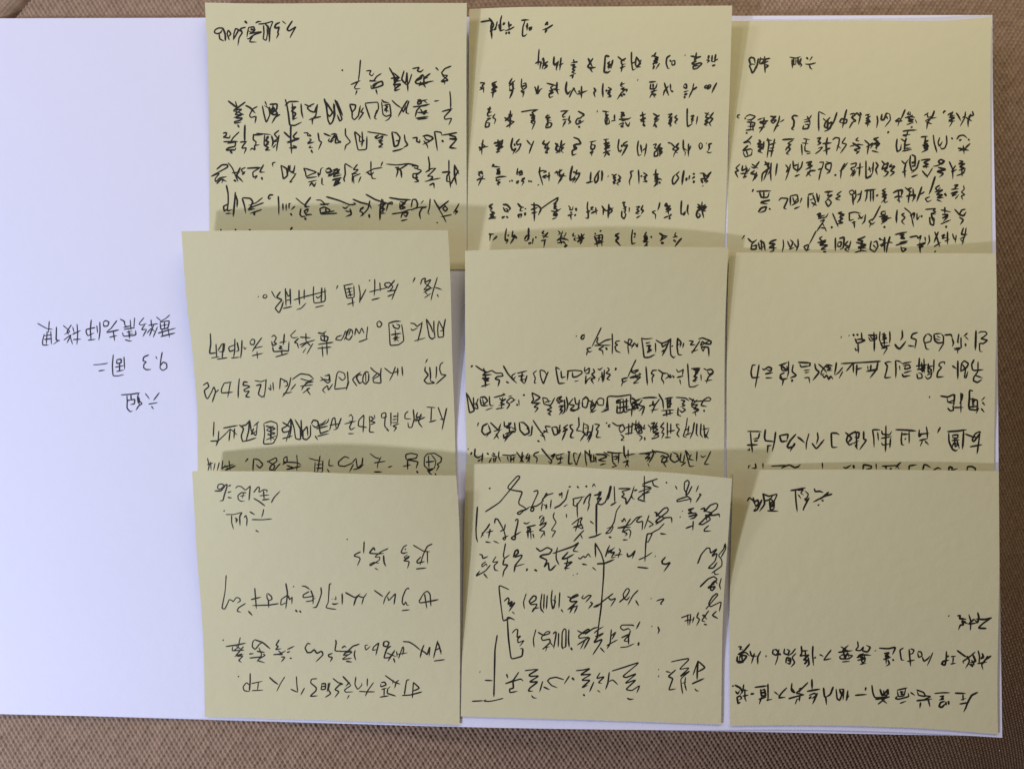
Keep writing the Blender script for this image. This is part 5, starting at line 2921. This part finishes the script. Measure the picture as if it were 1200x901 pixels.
# ------------------------------------------------------------------ white sheets
mm = 0.001
def edge_z(lift):
    def f(u, v):
        return -0.0001 + 0*u + lift*(0.05*smooth01((u-.97)/.03)+0.1*smooth01((.03-v)/.03))*mm
    return f
top_sheet = Patch([(-12, 836), (-6, 430), (-3, 22)], [(1174.5, 864), (1171, 620), (1168.5, 370), (1166.7, 270), (1163.5, 100), (1163, 18)],
                  [(-12, 836), (240, 842), (545, 851.5), (800, 855), (930, 854.5), (1080, 858.5), (1174.5, 864)], [(-3, 22), (300, 21), (700, 19.5), (1163, 18)],
                  edge_z(1.0))
p = top_sheet.mesh('paper_sheet', 60, 44, 0.00012, M_PAPER)
tag(p, 'large white sheet of copy paper with three lines of handwriting, carrying all the yellow notes', 'paper')
write(top_sheet, ('P', 'heading'), 1.35, M_INK2, p, 1)['label'] = 'three upside-down lines of blue-black handwriting'
under = Patch([(-14, 835.2), (-5, 22)], [(1172.5, 862.5), (1170.5, 560), (1168, 370), (1161, 20.5)], [(-14, 835.2), (545, 851.0), (800, 855.6), (1172.5, 862.5)],
              [(-5, 22), (1161, 20.5)], lambda u, v: -0.00042+0*u)
p2 = under.mesh('paper_sheet', 30, 24, 0.0004, M_PAPER)
tag(p2, 'thin stack of white sheets whose edge peeks out beneath the written sheet', 'paper')

# ------------------------------------------------------------------ the nine notes
def curl(hl, hr, v0=0.22, pw=1.7, base=0.10, sag=0.0, left=0.0, right=0.0, corner=None):
    """a note stuck along its near edge: height in mm grows towards the far edge, hl / hr at its two far corners"""
    def f(u, v):
        s = np.clip((v-v0)/(1-v0), 0, 1)**pw
        z = base + (hl*(1-u)+hr*u - sag*4*u*(1-u))*s
        z = z + left*smooth01((.12-u)/.12)*smooth01(v/.5) + right*smooth01((u-.86)/.14)*smooth01(v/.5)
        z = z + 0.10*np.sin(5*u+2*v+hl)*s + 0.06*np.sin(9*v+3*u+hr)*smooth01(v*2)
        return z*mm
    return f
NOTES = [
 # id, left edge (near to far), right edge, near edge, far edge, height
 ('T3', [(852, 330), (856, 25)], [(1163, 330), (1162, 270), (1161, 60), (1162, 20.5)], [(852, 330), (1163, 330)], [(856, 25), (1010, 24.5), (1120, 24), (1162, 20.5)],
  curl(0.4, 1.5, .3, 2, .10, .3)),
 ('T2', [(547.5, 316), (549, 150), (550, 11)], [(849, 317), (849, 288), (851, 230), (855, 110), (858, 7)], [(547.5, 316), (849, 317)], [(550, 11), (600, 9), (700, 8.2), (858, 7)],
  curl(3.0, 5.0, .2, 1.5, .12, -.4)),
 ('T1', [(247, 316), (246, 290), (245, 180), (243, 60), (240, 3.5)], [(547, 316), (546.6, 200), (546.6, 60), (547, 4)], [(247, 316), (547, 316)], [(240, 3.5), (300, 4.5), (400, 4), (547, 4)],
  curl(3.6, 6.5, .2, 1.5, .16, -1.0)),
 ('M3', [(852, 590), (851.5, 450), (853, 340), (854.7, 296)], [(1165, 590), (1165, 530), (1166.5, 430), (1168, 350), (1167, 297)], [(852, 590), (1165, 590)], [(854.7, 295), (1010, 296), (1167, 297)],
  curl(1.4, 3.8, .25, 1.4, .26, 1.5)),
 ('M2', [(548, 590), (547, 540), (545.4, 450), (545, 380), (545, 294)], [(848.6, 590), (848.7, 500), (850, 375), (852.6, 310), (853.5, 290)], [(548, 590), (848.6, 590)], [(545, 294.5), (620, 292), (720, 289.5), (853.5, 290)],
  curl(5.0, 3.2, .22, 1.4, .28, -1.7)),
 ('M1', [(233, 578), (232, 552), (231, 480), (226, 418), (218, 345), (212.5, 271)], [(534.5, 578), (533, 500), (530, 420), (527.5, 320), (525, 270)], [(233, 578), (534.5, 578)], [(212.5, 271), (320, 270), (420, 270), (525, 270)],
  curl(6.0, 7.0, .2, 1.4, .30, -1.6)),
 ('B3', [(855.5, 850), (855, 760), (855.7, 670), (859.5, 550.6)], [(1169.5, 860), (1169, 825), (1171, 650), (1170.5, 552)], [(855.5, 850), (930, 849.3), (1030, 851), (1080, 853), (1169.5, 860)], [(859.5, 550.6), (1000, 550), (1100, 551), (1170.5, 552)],
  curl(1.0, 1.6, .2, 1.4, .45, -.7)),
 ('B2', [(540, 839), (541.5, 760), (542.5, 700), (544, 620), (546, 544)], [(845, 848.5), (848, 705), (852.5, 640), (858, 560.5)], [(540, 839), (700, 843.5), (845, 848.5)], [(546, 544), (596, 543), (650, 545), (695, 548.5), (790, 554), (858, 560.5)],
  curl(1.6, 7.5, .2, 1.9, .45, .6)),
 ('B1', [(240, 839.5), (238.5, 760), (234, 690), (231.3, 660), (229, 620), (225, 552)], [(538.5, 849), (539, 720), (537.5, 600), (534.5, 557)], [(240, 839.5), (400, 844), (538.5, 849)], [(225, 552), (350, 552.6), (445, 556), (534.5, 557)],
  curl(5.0, 5.0, .15, 1.3, .50, -2.2)),
]
LABEL = {
 'T1': 'yellow sticky note of crowded cursive writing with a scribbled name, beside the bare white paper',
 'T2': 'yellow sticky note with seven airy lines of small slanting writing, between two others',
 'T3': 'yellow sticky note with a blank gap between its name line and dense slanting writing',
 'M1': 'yellow sticky note of large thin print, jutting out nearest the writing on the white paper',
 'M2': 'yellow sticky note at the centre of the nine, blank above, crowded lines below',
 'M3': 'yellow sticky note with large clear bold print and a half-covered last line',
 'B1': 'yellow sticky note with sparse thin cursive lines, leftmost of the three in front',
 'B2': 'yellow sticky note of tall scrawled cursive with square brackets and a vertical name',
 'B3': 'yellow sticky note, mostly blank, with bold writing gathered along its near edge',
}
WIDTH = {'T1': 1.85, 'T2': 2.1, 'T3': 2.0, 'M1': 1.45, 'M2': 1.72, 'M3': 2.0, 'B1': 1.5, 'B2': 1.65, 'B3': 2.0}
for k, (nid, l, r_, b, t, zf) in enumerate(NOTES):
    pt = Patch(l, r_, b, t, zf)
    o = pt.mesh('sticky_note', 56, 56, 0.00010, M_NOTE)
    tag(o, LABEL[nid], 'sticky note', 'sticky notes laid in three overlapping rows on the white paper')
    write(pt, (nid, 'handwriting'), WIDTH[nid], M_INK, o, 20+k)
    if (nid, 'signature') in INK:
        write(pt, (nid, 'signature'), WIDTH[nid], M_INK, o, 40+k)
